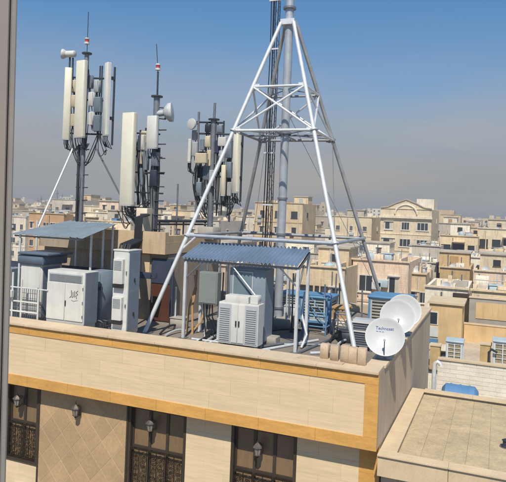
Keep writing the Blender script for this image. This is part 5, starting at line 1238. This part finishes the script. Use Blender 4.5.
# rooftop coolers, tanks and dishes on the nearer roofs: each its own thing
ck = MB().box((-.45, -.45, .15), (.45, .45, 1.0), .02).box((-.5, -.5, 1.0), (.5, .5, 1.06)).box((-.4, -.4, 0), (-.33, -.33, .15)).box((.33, -.4, 0), (.4, -.33, .15)).box((-.4, .33, 0), (-.33, .4, .15)).box((.33, .33, 0), (.4, .4, .15))
CK = [ck.mesh('rooftop_cooler', [m]) for m in (BLUEL, BLUEC, GPAINT, BEIGE)]
TKm = MB().lathe([(.3, 0), (.43, .02), (.45, .1), (.45, .9), (.4, 1.0), (.15, 1.1), (.15, 1.16)], (0, 0, 0), (0, 0, 1), 16).mesh('rooftop_tank', [BLUEL])
pr_ = [(max(.38*i/6, .001), .14*(i/6)**2) for i in range(7)]; 
DSm = MB().lathe(pr_+[(r, h_-.012) for r, h_ in pr_[::-1]], (0, 0, .75), (-.25, -.85, .45), 20).tube((0, .05, 0), (0, .02, .72), .03, 6).mesh('rooftop_dish', [DISH])
cn_ = {'c': 0, 't': 0, 'd': 0}
def rooftop(me, nm, lab, cat, group, x, y, z, rz=0.):
    o = bpy.data.objects.new(nm, me); COL.objects.link(o); o.location = (x, y, z); o.rotation_euler.z = rz; tag(o, lab, cat, group)
allh = houses+[q for q in HAND if 'pediment' not in q[0].name]
for o in list(bpy.data.objects):
    pass
for (h_, x, y, w, d, depth) in allh:
    if depth > 190: continue
    z = h_['roofz']
    for k in range(RNG.randrange(2, 6) if depth < 110 else RNG.randrange(1, 4)):
        px_, py_ = x+RNG.uniform(-w/2+.9, w/2-.9), y-d/2+RNG.uniform(.9, d*.42)
        ty = RNG.random()
        if ty < .5: rooftop(CK[RNG.choice((0, 0, 1, 2, 2, 3, 3))], 'rooftop_cooler', 'box-shaped evaporative cooler on a distant city roof', 'cooler', 'coolers on the city roofs', px_, py_, z, RNG.uniform(-.1, .1))
        elif ty < .6: rooftop(TKm, 'rooftop_tank', 'upright pale blue-grey water tank on a distant city roof', 'water tank', 'water tanks on the city roofs', px_, py_, z)
        else: rooftop(DSm, 'rooftop_dish', 'small pale satellite dish on a distant city roof', 'satellite dish', 'dishes on the city roofs', px_, py_, z, RNG.uniform(-.3, .3))
for o in bpy.data.objects:
    if 'roofz' in o: del o['roofz']

# --- beyond the houses one can tell apart: the city as one mass
gy = 430.0
while gy < 3600:
    step = 12+gy*.012; dd = step*RNG.uniform(.8, 1.1); gx = -gy*.98-120
    while gx < gy*.10+40:
        w = step*RNG.uniform(.7, 1.3)
        zt = RNG.gauss(-.3, 1.8)+(RNG.uniform(2, 9) if RNG.random() < .05 else 0)
        FAR.append((gx+w/2, gy+dd/2, w*.97, dd*.8, zt)); gx += w
        if RNG.random() < .12: gx += step*.6
    gy += dd+(step*.4 if RNG.random() < .4 else 0)
fv, ff, fc = [], [], []; wv, wf = [], []
cols_ = [c for _, c in HC]
for (x, y, w, d, zt) in FAR:
    if y < CAM.y+5: continue
    p = proj((x, y, zt))
    if p[0] is None or p[0] < -60 or p[0] > 570: continue
    o = len(fv); c = RNG.choices(cols_, (6, 4, 4, 4, 4, .5, 2, 3))[0]; s_ = RNG.uniform(.8, 1.15); c = tuple(q*s_ for q in c)
    X0, X1, Y0, Y1 = x-w/2, x+w/2, y-d/2, y+d/2
    fv += [(X0, Y0, ZG), (X1, Y0, ZG), (X1, Y1, ZG), (X0, Y1, ZG), (X0, Y0, zt), (X1, Y0, zt), (X1, Y1, zt), (X0, Y1, zt)]
    ff += [(o+4, o+5, o+6, o+7), (o, o+1, o+5, o+4), (o+1, o+2, o+6, o+5), (o+2, o+3, o+7, o+6), (o+3, o, o+4, o+7)]
    g = tuple(q*.7 for q in (.46, .41, .34)); fc += [g, c, c, c, c]
    if RNG.random() < .6:
        o = len(fv); sx_ = min(3.2, w*.3); cx = RNG.uniform(X0+sx_, X1-sx_) if w > 2.2*sx_ else x
        fv += [(cx-sx_/2, y, zt-.1), (cx+sx_/2, y, zt-.1), (cx+sx_/2, y+3, zt-.1), (cx-sx_/2, y+3, zt-.1), (cx-sx_/2, y, zt+2), (cx+sx_/2, y, zt+2), (cx+sx_/2, y+3, zt+2), (cx-sx_/2, y+3, zt+2)]
        ff += [(o+4, o+5, o+6, o+7), (o, o+1, o+5, o+4), (o+1, o+2, o+6, o+5), (o+2, o+3, o+7, o+6), (o+3, o, o+4, o+7)]; fc += [c]*5
    if y < 900:
        n_ = max(2, int(w/3.4))
        for s2 in range(2 if y < 600 else 1):
            for k in range(n_):
                if RNG.random() < .15: continue
                xx = X0+w*(k+.5)/n_; zc_ = zt-2.0-3.1*s2; o = len(wv)
                wv += [(xx-.65, Y0-.04, zc_-.65), (xx+.65, Y0-.04, zc_-.65), (xx+.65, Y0-.04, zc_+.65), (xx-.65, Y0-.04, zc_+.65)]; wf.append((o, o+1, o+2, o+3))
me = bpy.data.meshes.new('far_city'); no = len(fv)
me.from_pydata(fv+wv, [], ff+[tuple(i+no for i in f) for f in wf])
cm_ = bpy.data.materials.new('far_city'); cm_.use_nodes = True; n_ = cm_.node_tree; bs = n_.nodes['Principled BSDF']; bs.inputs['Roughness'].default_value = .9
at = n_.nodes.new('ShaderNodeAttribute'); at.attribute_name = 'housecol'; ns = n_.nodes.new('ShaderNodeTexNoise'); ns.inputs['Scale'].default_value = .25; ge = n_.nodes.new('ShaderNodeNewGeometry'); n_.links.new(ge.outputs['Position'], ns.inputs['Vector'])
mr = n_.nodes.new('ShaderNodeMapRange'); mr.inputs['To Min'].default_value = .75; mr.inputs['To Max'].default_value = 1.2; n_.links.new(ns.outputs[0], mr.inputs['Value'])
vm = n_.nodes.new('ShaderNodeVectorMath'); vm.operation = 'SCALE'; n_.links.new(at.outputs['Color'], vm.inputs[0]); n_.links.new(mr.outputs[0], vm.inputs['Scale']); n_.links.new(vm.outputs[0], bs.inputs['Base Color'])
ca = me.attributes.new('housecol', 'FLOAT_COLOR', 'FACE')
allc = [(*c, 1) for c in fc]+[(.05, .05, .055, 1)]*len(wf)
ca.data.foreach_set('color', [v for c in allc for v in c])
me.materials.append(cm_); me.update()
fo = bpy.data.objects.new('far_city', me); COL.objects.link(fo); fo['kind'] = 'stuff'; tag(fo, 'hazy mass of distant flat-roofed city houses along the horizon', 'city')
# tall thin masts and towers on the far left skyline
for i, (px, pt, dep) in enumerate(((57, 190, 420), (62, 193, 500), (41, 196, 460), (38, 198, 520), (104, 197, 480), (88, 199, 380))):
    v = at_depth(px, dep); zt = aY(px, pt, v.y).z
    t = thing('skyline_mast', 'thin far lattice mast on the hazy skyline left of the antenna masts', 'mast', (v.x, v.y, ZG), 'thin masts on the skyline')
    MB().tube((v.x, v.y, ZG), (v.x, v.y, zt), .5, 6, .12).build('pole', DARKM, t, smooth=False)
    MB().box((v.x-.8, v.y-.3, zt-3), (v.x+.8, v.y+.3, zt-2)).build('antenna', GALVD, t, smooth=False)

# ================================================================== VIEWER'S WINDOW JAMB
dj = .85
r_ = ray(16.3, 20); r_.z = 0; r_.normalize(); U = Vector((r_.y, -r_.x, 0)); J0 = CAM+r_*dj
jb = thing('window_jamb', 'taupe metal window jamb standing close beside the viewpoint', 'window jamb', (J0.x, J0.y, ZG))
def jbox(u0, u1, v0, v1, z0, z1, name, m):
    o = MB().box((u0, v0, z0), (u1, v1, z1), .0015)
    o.v = [tuple(Vector((J0.x, J0.y, 0))+U*(x+(CAM.z+.3-z)*.0125*(z > 0))+r_*y+Vector((0, 0, z))) for x, y, z in o.v]
    return o.build(name, m, jb)
jbox(-.60, -.06, -.03, .25, ZG, 1.9, 'pier', SANDS)
jbox(-.30, -.0088, -.02, .02, 1.902, 5.0, 'frame', TAUPE)
jbox(-.0087, -.0075, -.017, .02, 1.902, 5.0, 'seal', TAUPED)
jbox(-.0074, 0, -.0195, .02, 1.902, 5.0, 'outer_lip', mat('taupe_lip', (.27, .25, .235), .6))

# ================================================================== HAZE
hm = bpy.data.materials.new('haze'); hm.use_nodes = True; hn = hm.node_tree; hn.nodes.clear()
ho = hn.nodes.new('ShaderNodeOutputMaterial'); hv = hn.nodes.new('ShaderNodeVolumePrincipled')
hv.inputs['Color'].default_value = (.90, .90, .90, 1); hv.inputs['Density'].default_value = .0012; hv.inputs['Anisotropy'].default_value = .2
hn.links.new(hv.outputs[0], ho.inputs['Volume'])
hz = MB().box((-7100, -3100, ZG-1), (7100, 11100, 24)).build('haze', hm); hz['kind'] = 'stuff'
tag(hz, 'thin pale dusty haze in the air over the city', 'haze')
